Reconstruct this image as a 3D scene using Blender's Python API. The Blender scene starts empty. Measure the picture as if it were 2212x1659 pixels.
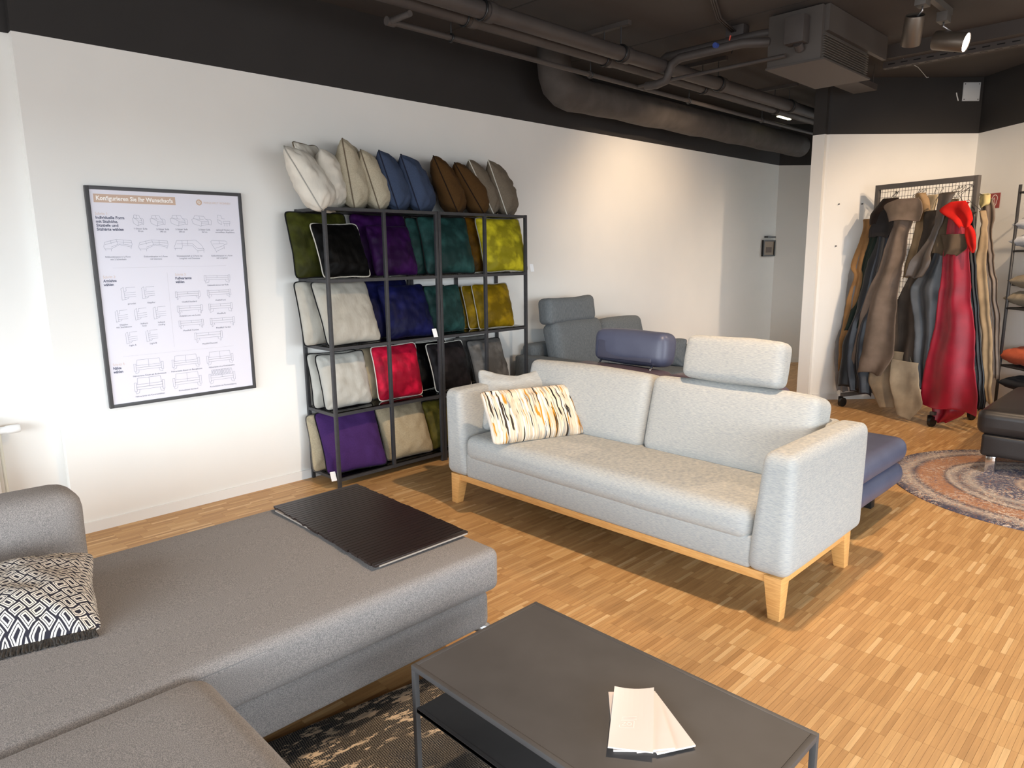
import bpy, bmesh, math, random
from mathutils import Vector, Matrix, noise
random.seed(7)
D = bpy.data
SC = bpy.context.scene
COL = SC.collection
R = math.radians

# ------------------------------------------------------------------ camera
FPX = 1517.1
YAW, PITCH, ROLL = R(45.435), R(-10.496), R(-0.651)
fw = Vector((math.cos(PITCH)*math.cos(YAW), math.cos(PITCH)*math.sin(YAW), math.sin(PITCH)))
r0 = Vector((math.sin(YAW), -math.cos(YAW), 0)); u0 = r0.cross(fw)
rr = r0*math.cos(ROLL) + u0*math.sin(ROLL); uu = -r0*math.sin(ROLL) + u0*math.cos(ROLL)
cam = D.objects.new('camera', D.cameras.new('camera')); COL.objects.link(cam)
cam.data.sensor_width = 36; cam.data.lens = FPX/2212*36; cam.data.clip_start = .05
cam.matrix_world = Matrix(((rr.x, uu.x, -fw.x, 0), (rr.y, uu.y, -fw.y, 0), (rr.z, uu.z, -fw.z, 1.5), (0, 0, 0, 1)))
SC.camera = cam

# ------------------------------------------------------------------ world, windows' daylight, ceiling spots, exposure
SC.view_settings.view_transform = 'Standard'; SC.view_settings.look = 'None'
SC.view_settings.exposure = 0.0; SC.view_settings.gamma = 1.0; SC.view_settings.use_curve_mapping = False
W = D.worlds.new('world'); SC.world = W; W.use_nodes = True
wn, wl = W.node_tree.nodes, W.node_tree.links          # bright overcast sky above the horizon, street level below it
wtc = wn.new('ShaderNodeTexCoord'); wsp = wn.new('ShaderNodeSeparateXYZ'); wl.new(wtc.outputs['Generated'], wsp.inputs[0])
wrp = wn.new('ShaderNodeValToRGB'); wl.new(wsp.outputs['Z'], wrp.inputs[0])
wrp.color_ramp.elements[0].position = 0; wrp.color_ramp.elements[0].color = (.30, .31, .32, 1)
wrp.color_ramp.elements[1].position = .02; wrp.color_ramp.elements[1].color = (.83, .92, 1.0, 1)
wl.new(wrp.outputs[0], wn['Background'].inputs[0])
wn['Background'].inputs[1].default_value = 14.0

def portal(loc, rot, sx, sy):
    l = D.lights.new('window_daylight', 'AREA'); l.shape = 'RECTANGLE'; l.size = sx; l.size_y = sy
    l.cycles.is_portal = True
    o = D.objects.new('window_daylight', l); COL.objects.link(o); o.location = loc; o.rotation_euler = rot
WX, WY = -3.4, -4.4            # planes of the two window walls behind the camera
portal((WX-.05, -0.1, 1.35), (0, R(-90), 0), 2.1, 7.6)
portal((.7, WY-.05, 1.35), (R(90), 0, 0), 7.4, 2.1)

WARM = (1.0, .74, .50)
def spot(loc, target, watt, angle, blend=.5, col=WARM, rad=.04):
    l = D.lights.new('ceiling_spot', 'SPOT'); l.energy = watt; l.color = col; l.spot_size = R(angle); l.spot_blend = blend
    l.shadow_soft_size = rad
    o = D.objects.new('ceiling_spot', l); COL.objects.link(o); o.location = loc
    o.rotation_euler = (Vector(target)-Vector(loc)).to_track_quat('-Z', 'Y').to_euler()
spot((2.7, 1.3, 2.95), (2.5, 1.35, 0), 260, 135, .6)          # track head above sofa and table
spot((5.0, .9, 2.95), (4.0, .5, 0), 150, 120, .7)             # above the round carpet
spot((5.8, .6, 2.9), (7.3, 2.0, 1.3), 130, 75, .7, rad=.02)   # aimed at the hide rack
spot((5.7, 2.85, 2.72), (6.1, 4.3, 1.35), 85, 112, .9)          # washes the long wall
spot((5.2, -.4, 2.9), (7.2, 1.0, 1.2), 170, 80, .6)           # right wall

# ------------------------------------------------------------------ helpers
def lin(c):
    return tuple(((v/255)/12.92 if v/255 <= .04045 else ((v/255+.055)/1.055)**2.4) for v in c)

MATS = {}
def mat(name, rgb, rough=.6, rgb2=None, scale=8, stretch=(1, 1, 1), bump=0, bscale=200, metal=0, spec=.5, sheen=0, detail=3, emit=None, contrast=(.35, .65), bstretch=(1, 1, 1), coord='Object', bdist=.004):
    if name in MATS: return MATS[name]
    m = D.materials.new(name); m.use_nodes = True; nt = m.node_tree; N = nt.nodes; L = nt.links
    b = N['Principled BSDF']
    b.inputs['Roughness'].default_value = rough; b.inputs['Metallic'].default_value = metal
    b.inputs['Specular IOR Level'].default_value = spec
    if sheen:
        b.inputs['Sheen Weight'].default_value = sheen; b.inputs['Sheen Roughness'].default_value = .35
        b.inputs['Sheen Tint'].default_value = (*[min(1, v*1.5+.1) for v in lin(rgb)], 1)
    tc = N.new('ShaderNodeTexCoord')
    c1 = (*lin(rgb), 1)
    if rgb2:
        mp = N.new('ShaderNodeMapping'); mp.inputs['Scale'].default_value = stretch
        L.new(tc.outputs[coord], mp.inputs[0])
        nz = N.new('ShaderNodeTexNoise'); nz.inputs['Scale'].default_value = scale; nz.inputs['Detail'].default_value = detail
        L.new(mp.outputs[0], nz.inputs['Vector'])
        rp = N.new('ShaderNodeValToRGB'); rp.color_ramp.elements[0].position = contrast[0]; rp.color_ramp.elements[1].position = contrast[1]
        rp.color_ramp.elements[0].color = c1; rp.color_ramp.elements[1].color = (*lin(rgb2), 1)
        L.new(nz.outputs[0], rp.inputs[0]); L.new(rp.outputs[0], b.inputs['Base Color'])
    else:
        b.inputs['Base Color'].default_value = c1
    if bump:
        mp2 = N.new('ShaderNodeMapping'); mp2.inputs['Scale'].default_value = bstretch
        L.new(tc.outputs[coord], mp2.inputs[0])
        n2 = N.new('ShaderNodeTexNoise'); n2.inputs['Scale'].default_value = bscale; n2.inputs['Detail'].default_value = 2
        L.new(mp2.outputs[0], n2.inputs['Vector'])
        bp = N.new('ShaderNodeBump'); bp.inputs['Strength'].default_value = bump; bp.inputs['Distance'].default_value = bdist
        L.new(n2.outputs[0], bp.inputs['Height']); L.new(bp.outputs[0], b.inputs['Normal'])
    if emit:
        b.inputs['Emission Color'].default_value = (*emit[0], 1); b.inputs['Emission Strength'].default_value = emit[1]
    MATS[name] = m
    return m

def link(o, parent=None, world=True):
    COL.objects.link(o)
    if parent is not None:
        o.parent = parent
        if world: o.matrix_parent_inverse = Matrix.Translation(-parent.location)
    return o

def mesh(name, vs, fs, m, parent=None, smooth=False, world=True):
    me = D.meshes.new(name); me.from_pydata([tuple(v) for v in vs], [], fs); me.update()
    if m: me.materials.append(m)
    if smooth:
        me.polygons.foreach_set('use_smooth', [True]*len(me.polygons))
    return link(D.objects.new(name, me), parent, world)

def tag(o, label, cat, group=None):
    o['label'] = label; o['category'] = cat
    if group: o['group'] = group
    return o
def struct(o):
    o['kind'] = 'structure'; return o
def thing(name, loc, label, cat, group=None):
    o = D.objects.new(name, None); o.empty_display_size = .1; o.location = loc; COL.objects.link(o)
    return tag(o, label, cat, group)

class MB:
    def __init__(s): s.v = []; s.f = []
    def add(s, vs, fs):
        n = len(s.v); s.v += [Vector(v) for v in vs]; s.f += [tuple(i+n for i in f) for f in fs]; return s
    def box(s, a, b, M=None):
        x0, y0, z0 = a; x1, y1, z1 = b
        vs = [Vector(p) for p in ((x0,y0,z0),(x1,y0,z0),(x1,y1,z0),(x0,y1,z0),(x0,y0,z1),(x1,y0,z1),(x1,y1,z1),(x0,y1,z1))]
        if M is not None: vs = [M @ v for v in vs]
        return s.add(vs, [(0,3,2,1),(4,5,6,7),(0,1,5,4),(1,2,6,5),(2,3,7,6),(3,0,4,7)])
    def tube(s, pts, r, seg=8, closed=False, cap=True):
        pts = [Vector(p) for p in pts]; n = len(pts)
        rs = r if isinstance(r, (list, tuple)) else [r]*n
        prev = None; rings = []
        for i, p in enumerate(pts):
            if closed: t = pts[(i+1) % n]-pts[i-1]
            else: t = pts[min(i+1, n-1)]-pts[max(i-1, 0)]
            if t.length < 1e-9: t = Vector((0, 0, 1))
            t.normalize()
            if prev is None:
                a = Vector((0, 0, 1)) if abs(t.z) < .9 else Vector((1, 0, 0))
                x = t.cross(a).normalized()
            else:
                x = prev - t*prev.dot(t)
                x = x.normalized() if x.length > 1e-6 else t.orthogonal().normalized()
            prev = x; y = t.cross(x)
            rings.append([p + (x*math.cos(2*math.pi*k/seg) + y*math.sin(2*math.pi*k/seg))*rs[i] for k in range(seg)])
        vs = [v for g in rings for v in g]; fs = []
        m = n if closed else n-1
        for i in range(m):
            j = (i+1) % n
            for k in range(seg):
                l = (k+1) % seg
                fs.append((i*seg+k, i*seg+l, j*seg+l, j*seg+k))
        if cap and not closed:
            fs.append(tuple(range(seg-1, -1, -1))); fs.append(tuple((n-1)*seg+k for k in range(seg)))
        return s.add(vs, fs)
    def cyl(s, p0, p1, r, seg=16): return s.tube([p0, p1], r, seg)
    def obj(s, name, m, parent=None, smooth=False, world=True, auto=False):
        o = mesh(name, s.v, s.f, m, parent, smooth or auto, world)
        if auto: o.data.set_sharp_from_angle(angle=R(40))
        return o

def box(name, a, b, m, parent=None, bev=0, M=None):
    o = MB().box(a, b, M).obj(name, m, parent)
    if bev: bevel(o, bev)
    return o
def bevel(o, w, seg=2):
    bm = bmesh.new(); bm.from_mesh(o.data)
    bmesh.ops.bevel(bm, geom=bm.edges[:], offset=w, segments=seg, affect='EDGES', profile=.6)
    for f in bm.faces: f.smooth = True
    bm.to_mesh(o.data); bm.free(); o.data.set_sharp_from_angle(angle=R(35))
    return o

def rbox(name, a, b, r, m, parent=None, bulge=(0, 0, 0), wr=0, wscale=6, seg=10, M=None, fn=None, seed=0, world=True):
    """soft upholstered block: rounded edges, optional bulge and creases"""
    a = Vector(a); b = Vector(b); c = (a+b)/2; h = (b-a)/2
    def vals(hh):
        q = [-hh, -hh+r*.25, -hh+r*.6, -hh+r]
        inner = [(-hh+r)+(2*hh-2*r)*i/seg for i in range(1, seg)]
        return q + inner + [-v for v in reversed(q)]
    V = [vals(h.x), vals(h.y), vals(h.z)]; n = len(V[0])
    idx = {}; vs = []; fs = []
    def vid(i, j, k):
        key = (i, j, k)
        if key not in idx:
            p = Vector((V[0][i], V[1][j], V[2][k]))
            q = Vector([max(-(h[t]-r), min(h[t]-r, p[t])) for t in range(3)])
            d = p-q
            p = q + d.normalized()*r if d.length > 1e-9 else p
            t = Vector((p.x/h.x, p.y/h.y, p.z/h.z))
            p.x += t.x*bulge[0]*(1-t.y**2)*(1-t.z**2)
            p.y += t.y*bulge[1]*(1-t.x**2)*(1-t.z**2)
            p.z += t.z*bulge[2]*(1-t.x**2)*(1-t.y**2)
            if wr:
                p += noise.noise_vector(p*wscale + Vector((seed*3.1, seed, 0)))*wr
            if fn: p = fn(p, t)
            p = p+c
            if M is not None: p = M @ p
            idx[key] = len(vs); vs.append(p)
        return idx[key]
    e = n-1
    for i in range(e):
        for j in range(e):
            fs.append((vid(i,j,0), vid(i,j+1,0), vid(i+1,j+1,0), vid(i+1,j,0)))
            fs.append((vid(i,j,e), vid(i+1,j,e), vid(i+1,j+1,e), vid(i,j+1,e)))
            fs.append((vid(i,0,j), vid(i+1,0,j), vid(i+1,0,j+1), vid(i,0,j+1)))
            fs.append((vid(i,e,j), vid(i,e,j+1), vid(i+1,e,j+1), vid(i+1,e,j)))
            fs.append((vid(0,i,j), vid(0,i,j+1), vid(0,i+1,j+1), vid(0,i+1,j)))
            fs.append((vid(e,i,j), vid(e,i+1,j), vid(e,i+1,j+1), vid(e,i,j+1)))
    return mesh(name, vs, fs, m, parent, True, world)

def rot_about(p, axis, ang):
    p = Vector(p)
    return Matrix.Translation(p) @ Matrix.Rotation(ang, 4, axis) @ Matrix.Translation(-p)

# ------------------------------------------------------------------ materials
white = mat('white_paint', (238, 236, 231), .75, (233, 232, 228), 1.5, bump=.03, bscale=150)
black = mat('black_paint', (44, 41, 40), .75, (40, 37, 36), 2)
ceilm = mat('ceiling_paint', (70, 64, 61), .85, (62, 57, 54), 1.2)
pipem = mat('painted_pipe', (72, 66, 63), .6, (64, 58, 56), 5)
trimw = mat('white_trim', (236, 236, 234), .5)
steel = mat('black_steel', (58, 58, 60), .45, (52, 52, 54), 30, spec=.4)
alu = mat('brushed_aluminium', (190, 190, 192), .3, metal=.9)
chrome = mat('chrome', (225, 225, 225), .12, metal=1)
blackplastic = mat('black_plastic', (22, 22, 23), .4)
oak = mat('oak_wood', (222, 170, 104), .45, (205, 150, 86), 14, (1, 1, 14), bump=.05, bscale=60)
oakh = mat('oak_wood_rail', (222, 170, 104), .45, (205, 150, 86), 14, (14, 1, 14), bump=.05, bscale=60)

def floor_material():
    m = D.materials.new('parquet_wood'); m.use_nodes = True; N = m.node_tree.nodes; L = m.node_tree.links
    b = N['Principled BSDF']; b.inputs['Roughness'].default_value = .42; b.inputs['Specular IOR Level'].default_value = .35
    oi = N.new('ShaderNodeObjectInfo'); ge = N.new('ShaderNodeNewGeometry')
    ad = N.new('ShaderNodeMath'); ad.operation = 'ADD'; L.new(oi.outputs['Random'], ad.inputs[0]); L.new(ge.outputs['Random Per Island'], ad.inputs[1])
    fr = N.new('ShaderNodeMath'); fr.operation = 'FRACT'; L.new(ad.outputs[0], fr.inputs[0])
    rp = N.new('ShaderNodeValToRGB'); cr = rp.color_ramp
    stops = [(0, (172, 129, 80)), (.15, (184, 140, 89)), (.5, (192, 148, 96)), (.8, (198, 155, 102)), (.93, (207, 166, 113)), (1, (220, 184, 134))]
    while len(cr.elements) < len(stops): cr.elements.new(.5)
    for e, (p, c) in zip(cr.elements, stops): e.position = p; e.color = (*lin(c), 1)
    L.new(fr.outputs[0], rp.inputs[0])
    mp = N.new('ShaderNodeMapping'); mp.inputs['Scale'].default_value = (9, 130, 1); L.new(ge.outputs['Position'], mp.inputs[0])
    nz = N.new('ShaderNodeTexNoise'); nz.inputs['Scale'].default_value = 1; nz.inputs['Detail'].default_value = 4; L.new(mp.outputs[0], nz.inputs['Vector'])
    mr = N.new('ShaderNodeMapRange'); mr.inputs['From Min'].default_value = .3; mr.inputs['From Max'].default_value = .7; mr.inputs['To Min'].default_value = .88; mr.inputs['To Max'].default_value = 1.08
    L.new(nz.outputs[0], mr.inputs[0])
    mx = N.new('ShaderNodeMix'); mx.data_type = 'RGBA'; mx.blend_type = 'MULTIPLY'; mx.inputs[0].default_value = 1
    L.new(rp.outputs[0], mx.inputs[6]); L.new(mr.outputs[0], mx.inputs[7]); L.new(mx.outputs[2], b.inputs['Base Color'])
    return m
parquet = floor_material()

# ------------------------------------------------------------------ room shell
CE = 3.10; BAND = 2.59; WB = 4.296
def wall(name, pts, lo=0, hi=CE, th=.12, holes=None):
    """wall along plan polyline pts (faces the room on its left side), white below the band, black above"""
    mb = MB(); mi = []
    for (p, q) in zip(pts[:-1], pts[1:]):
        p = Vector((*p, 0)); q = Vector((*q, 0)); d = (q-p).normalized(); n = Vector((d.y, -d.x, 0))*th
        for z0, z1, k in ((lo, BAND, 0), (BAND, hi, 1)):
            vs = [p+Vector((0,0,z0)), q+Vector((0,0,z0)), q+n+Vector((0,0,z0)), p+n+Vector((0,0,z0)), p+Vector((0,0,z1)), q+Vector((0,0,z1)), q+n+Vector((0,0,z1)), p+n+Vector((0,0,z1))]
            mb.add(vs, [(0,3,2,1),(4,5,6,7),(0,1,5,4),(1,2,6,5),(2,3,7,6),(3,0,4,7)]); mi += [k]*6
    o = mb.obj(name, white); o.data.materials.append(black)
    o.data.polygons.foreach_set('material_index', mi)
    return struct(o)
A = (7.07, 3.0); B = (7.115, 2.855); Cc = (8.18, 1.87); CD = Vector((-.669, -.743))
E1 = (Cc[0]+CD.x*5.2, Cc[1]+CD.y*5.2)
wall('wall_back', [(9.15, WB), (.852, WB)], th=.15)
wall('wall_niche', [(.862, WB+.06), (WX, WB+.06)], th=.15)
wall('wall_end', [(10.6, 2.95), (9.15, WB)])
wall('wall_passage', [A, (10.7, 2.75)])
wall('wall_column', [B, A])
wall('wall_diagonal', [Cc, B])
wall('wall_right', [E1, Cc])
wall('wall_corner', [(E1[0], WY), E1])
# window walls behind the camera, each with one long opening
def window_wall(name, axis, pos, a, b, wa, wb, z0, z1):
    mb = MB(); mi = []
    t0, t1 = (pos-.2, pos)
    def bx(s0, s1, q0, q1, k):
        if axis == 'x': mb.box((t0, s0, q0), (t1, s1, q1))
        else: mb.box((s0, t0, q0), (s1, t1, q1))
        mi.extend([k]*6)
    bx(a, b, 0, z0, 0); bx(a, b, z1, BAND, 0); bx(a, b, BAND, CE, 1); bx(a, wa, z0, z1, 0); bx(wb, b, z0, z1, 0)
    o = mb.obj(name, white); o.data.materials.append(black); o.data.polygons.foreach_set('material_index', mi); struct(o)
    return o
window_wall('wall_left', 'x', WX, WY-.2, WB+.22, -3.9, 3.7, .3, 2.4)
window_wall('wall_front', 'y', WY, WX, E1[0]+.12, -3.0, 4.4, .3, 2.4)
fr1 = MB()
for k in range(6): fr1.box((WX-.14, -3.9+k*1.52-.03, .3), (WX-.08, -3.9+k*1.52+.03, 2.4))
fr1.box((WX-.14, -3.9, .3), (WX-.08, 3.7, .36)); fr1.box((WX-.14, -3.9, 2.34), (WX-.08, 3.7, 2.4))
struct(fr1.obj('window_1', steel))
fr2 = MB()
for k in range(6): fr2.box((-3.0+k*1.48-.03, WY-.14, .3), (-3.0+k*1.48+.03, WY-.08, 2.4))
fr2.box((-3.0, WY-.14, .3), (4.4, WY-.08, .36)); fr2.box((-3.0, WY-.14, 2.34), (4.4, WY-.08, 2.4))
struct(fr2.obj('window_2', steel))

cl = box('ceiling', (WX-.2, WY-.2, CE), (11, 5.2, CE+.15), ceilm); struct(cl)
jn = MB()
for x in (1.6, 3.55, 4.85): jn.box((x, WY, CE-.002), (x+.012, WB, CE+.001))
jn.obj('panel_joint', mat('joint_dark', (52, 47, 45), .9), cl)
bm_ = box('trim_1', (6.35, WY, 3.0), (6.78, 2.14, CE), ceilm); struct(bm_)

fl = box('floor', (WX-.2, WY-.2, -.12), (11, 5.2, -.005), mat('subfloor', (120, 84, 50), .7)); struct(fl)
# mosaic strips: 15 cm x 1.8 cm, all running along the long wall
SL, SW = .15, .0182
strip_me = D.meshes.new('parquet_strip')
def strip_geo(x, y, j=.0003):
    x0, x1, y0, y1 = x+j, x+SL-j, y+j, y+SW-j
    return [(x0,y0,-.005),(x1,y0,-.005),(x1,y1,-.005),(x0,y1,-.005),(x0,y0,0),(x1,y0,0),(x1,y1,0),(x0,y1,0)]
SF = [(4,5,6,7),(0,1,5,4),(1,2,6,5),(2,3,7,6),(3,0,4,7)]
strip_me.from_pydata(strip_geo(-SL/2, -SW/2), [], SF); strip_me.materials.append(parquet)
rs = random.Random(3)
near = []; far_v = []; far_f = []
y = -1.6; left = 0; off = 0
while y < WB-.001:
    if left == 0: left = rs.randint(5, 10); off = rs.choice((0, 0, .05, .1))
    left -= 1
    x = .0 + off - SL
    while x < 10.2:
        cxm, cym = x+SL/2, y+SW/2
        v = Vector((cxm, cym, -1.5)); zc = v.dot(fw)
        ok = False
        if zc > .3:
            px = 1106+FPX*v.dot(rr)/zc; py = 829.5-FPX*v.dot(uu)/zc
            if -500 < px < 2900 and 650 < py < 2300:
                ok = True
                vis = 1000 < px < 2212 and py < 1659 and cym < 1.08 and (px-1160)*.477+1298 > py-0 and cxm > 1.75
                if 0 <= px <= 2212 and py < 1659 and cym < 1.08 and py < 1298+(px-1160)*.477: near.append((zc, x, y))
                else: far_v += strip_geo(x, y); n = len(far_v)-8; far_f += [tuple(i+n for i in f) for f in SF]
        x += SL
    y += SW
near.sort()
for k, (zc, x, y) in enumerate(near):
    if k < 300:
        o = D.objects.new('parquet_strip', strip_me); o.location = (x+SL/2, y+SW/2, 0); link(o, fl, False)
    else:
        far_v += strip_geo(x, y); n = len(far_v)-8; far_f += [tuple(i+n for i in f) for f in SF]
st = mesh('parquet_field', far_v, far_f, parquet, fl); st['kind'] = 'stuff'

def baseboard(name, p, q, h=.06, t=.012):
    p = Vector((*p, 0)); q = Vector((*q, 0)); d = (q-p).normalized(); n = Vector((-d.y, d.x, 0))*t
    vs = [p, q, q+n, p+n]; up = Vector((0, 0, h))
    o = mesh(name, vs+[v+up for v in vs], [(0,3,2,1),(4,5,6,7),(0,1,5,4),(1,2,6,5),(2,3,7,6),(3,0,4,7)], trimw)
    return struct(o)
baseboard('baseboard_back', (9.15, WB), (.852, WB))
baseboard('baseboard_end', (10.6, 2.95), (9.15, WB))
baseboard('baseboard_diagonal', Cc, B)
baseboard('baseboard_column', B, A)
baseboard('baseboard_right', E1, Cc)

# ------------------------------------------------------------------ light sofa on oak base
def streak_fabric(name, rgb, rgb2, bump=.25):
    return mat(name, rgb, .9, rgb2, 150, (.35, .35, 3.2), bump=bump, bscale=420, sheen=.15, spec=.2, contrast=(.3, .7))
linen = streak_fabric('light_linen', (183, 181, 174), (152, 154, 155))
linen_d = linen
S = thing('sofa', (3.0, 2.17, 0), 'light grey linen three-seat sofa with oak legs and a headrest', 'sofa')
SX0, SX1, SY0, SY1 = 2.62, 3.44, 1.10, 3.245
for (x, y, dx, dy) in ((SX0+.015, SY0+.03, 1, 1), (SX0+.015, SY1-.03, 1, -1), (SX1-.06, SY0+.03, -1, 1), (SX1-.06, SY1-.03, -1, -1)):
    mb = MB(); t = .078; bt = .05
    top = [(x, y), (x+dx*t, y), (x+dx*t, y+dy*t), (x, y+dy*t)]
    bot = [(x, y), (x+dx*bt, y), (x+dx*bt, y+dy*bt), (x, y+dy*bt)]
    vs = [(*p, 0) for p in bot] + [(*p, .186) for p in top]
    mb.add(vs, [(0,3,2,1),(4,5,6,7),(0,1,5,4),(1,2,6,5),(2,3,7,6),(3,0,4,7)])
    o = mb.obj('leg', oak, S)
    bm = bmesh.new(); bm.from_mesh(o.data); bmesh.ops.recalc_face_normals(bm, faces=bm.faces[:]); bm.to_mesh(o.data); bm.free(); bevel(o, .003)
box('base_rail', (SX0+.025, SY0+.1, .150), (SX0+.055, SY1-.1, .187), oakh, S, .002)
box('base_rail', (SX1-.10, SY0+.1, .150), (SX1-.07, SY1-.1, .187), oakh, S, .002)
box('base_rail', (SX0+.09, SY0+.035, .150), (SX1-.13, SY0+.065, .187), oakh, S, .002)
box('base_rail', (SX0+.09, SY1-.065, .150), (SX1-.13, SY1-.035, .187), oakh, S, .002)
def arm_fn(sgn):
    def f(p, t):
        k = (t.z+1)/2
        if t.y*sgn > -1.2:
            p.y -= sgn*(.055*k)*max(0, (t.y*sgn+1)/2)     # inner face leans outwards towards the top
        return p
    return f
rbox('armrest', (SX0, SY0, .187), (SX1, SY0+.19, .708), .045, linen, S, (0, .006, .006), .002, 5, fn=arm_fn(1))
rbox('armrest', (SX0, SY1-.19, .187), (SX1, SY1, .708), .045, linen, S, (0, .006, .006), .002, 5, fn=arm_fn(-1))
rbox('front_panel', (SX0+.012, SY0+.17, .187), (SX0+.2, SY1-.17, .335), .02, linen, S)
rbox('seat_platform', (SX0+.1, SY0+.15, .2), (SX1-.12, SY1-.15, .33), .02, linen, S)
rbox('back_frame', (SX1-.17, SY0+.12, .187), (SX1+.02, SY1-.12, .70), .04, linen, S)
rbox('seat_cushion', (SX0-.005, SY0+.175, .302), (3.2, SY1-.175, .448), .055, linen, S, (.012, 0, .018), .003, 4, seg=16)
mb = MB(); mb.tube([(SX0+.012, y, .425+.004*math.sin(y*9)) for y in [SY0+.21+i*(SY1-SY0-.42)/30 for i in range(31)]], .0022, 5); mb.obj('seam', linen, S)
for (y0, y1, sd) in ((SY0+.15, 2.155, 1), (2.165, SY1-.16, 2)):
    Mx = rot_about((3.1, 0, .45), 'Y', R(15))
    rbox('back_cushion', (3.09, y0,   .44), (3.30, y1, .862), .052, linen, S, (.024, .0, .012), .006, 5, seg=14, M=Mx, seed=sd)
Mx = rot_about((3.22, 0, .86), 'Y', R(13))
rbox('headrest', (3.17, 1.44, .852), (3.30, 1.965, 1.075), .036, linen, S, (.010, .004, .006), .004, 6, M=Mx, seed=4)
for y in (1.58, 1.82): MB().cyl((3.245, y, .78), (3.255, y, .9), .006).obj('headrest_rod', chrome, S)

# ------------------------------------------------------------------ cushions
def cushion_mesh(name, w, h, t, seed, N=30, dent=0, corner=.055, wr=.012):
    vs = []; fs = []; ring = []
    def prof(a): return max(0, 1-abs(a)**3.0)**.6
    sd = Vector((seed*7.3, seed*1.7, seed*.9))
    grid = {}
    for side in (0, 1):
        for i in range(N+1):
            for j in range(N+1):
                u = -math.cos(math.pi*i/N); v = -math.cos(math.pi*j/N)
                u = .55*u + .45*(2*i/N-1); v = .55*v + .45*(2*j/N-1)
                edge = i in (0, N) or j in (0, N)
                if edge and side == 1: grid[side, i, j] = grid[0, i, j]; continue
                mxuv = max(abs(u), abs(v), 1e-6); sq = mxuv/((abs(u)**11+abs(v)**11)**(1/11) or 1)     # softly rounded corners
                x = u*sq*w/2*1.03*(1-corner*(1-v*v)*abs(u)**3)
                z = v*sq*h/2*1.03*(1-corner*(1-u*u)*abs(v)**3)
                th = t/2*prof(u)*prof(v)*(1-.22*v)
                p3 = Vector((u*1.6, v*1.6, side*3.0))+sd
                # creases radiating from the corners
                ang = noise.noise(Vector((u*3.5, v*3.5, side*5))+sd)
                th *= 1+.16*ang
                av = math.atan2(v, u); rim = math.exp(-(1-mxuv)*7)
                th *= 1+.42*rim*noise.noise(Vector((math.cos(av)*7, math.sin(av)*7, side*2.0))+sd)
                amp = wr*(prof(u)*prof(v))**.5*(.35+.65*max(abs(u), abs(v))**2)
                th += amp*noise.noise(p3*2.7)*1.2 + amp*.5*abs(noise.noise(p3*5.3))
                if dent and v > 0: z -= dent*h*(1-u*u)**2*v*v
                if edge: th = 0; z += .35*wr*noise.noise(Vector((u*2.2, v*2.2, 0))+sd); x += .3*wr*noise.noise(Vector((u*2, v*2, 4))+sd)
                y = -th if side == 0 else th
                grid[side, i, j] = len(vs); vs.append(Vector((x, y, z+h/2)))
    for i in range(N):
        for j in range(N):
            a, b, c, d = grid[0,i,j], grid[0,i+1,j], grid[0,i+1,j+1], grid[0,i,j+1]; fs.append((a, b, c, d))
            a, b, c, d = grid[1,i,j], grid[1,i+1,j], grid[1,i+1,j+1], grid[1,i,j+1]; fs.append((d, c, b, a))
    ring = [grid[0,i,0] for i in range(N)] + [grid[0,N,j] for j in range(N)] + [grid[0,i,N] for i in range(N, 0, -1)] + [grid[0,0,j] for j in range(N, 0, -1)]
    me = D.meshes.new(name); me.from_pydata([tuple(v) for v in vs], [], fs); me.update()
    me.polygons.foreach_set('use_smooth', [True]*len(me.polygons))
    return me, [vs[i] for i in ring]

def velvet(name, rgb, light=1.35):
    r2 = tuple(min(255, int(c*(light+.15))+4) for c in rgb)  # lighter noise patches: highlights on the velvet nap painted into the colour
    return mat('velvet_'+name, rgb, .55, r2, 9, (1, 1, 1), bump=.35, bscale=26, sheen=.22, spec=.12, detail=4, contrast=(.45, .68), bstretch=(1, 1, .45), bdist=.012)
def cotton(name, rgb):
    r2 = tuple(int(c*.92) for c in rgb)
    return mat('cotton_'+name, rgb, .9, r2, 150, (1, 1, 1), bump=.15, bscale=500, sheen=.2, spec=.2)

def cushion(name, w, h, t, m, pipe, seed, label, group, M=None, loc=None, yaw=0, lean=0, dent=0, tagside=None, wr=.012, pr=.0042, shear=False):
    me, ring = cushion_mesh(name, w, h, t, seed, dent=dent, wr=wr)
    me.materials.append(m)
    o = D.objects.new(name, me); COL.objects.link(o)
    if M is None:
        M = Matrix.Translation(loc) @ Matrix.Rotation(R(yaw), 4, 'Z') @ Matrix.Rotation(R(-lean), 4, 'X')
    o.matrix_world = M
    if shear:                                  # lean kept in the mesh itself: a sheared cushion standing flat on its edge
        lin_ = M.to_3x3().to_4x4(); me.transform(lin_); ring = [lin_ @ v for v in ring]
        o.matrix_world = Matrix.Translation(M.translation)
    if pipe:
        MB().tube(ring, pr, 6, closed=True).obj('piping', pipe, o, True, world=False)
    if tagside is not None:
        tx, tz = tagside
        mb = MB(); mb.box((tx-.018, -.055, tz-.05), (tx+.018, -.053, tz+.012))
        mb.obj('care_label', mat('paper_tag', (240, 240, 240), .7), o, world=False)
    return tag(o, label, 'cushion', group)

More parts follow.
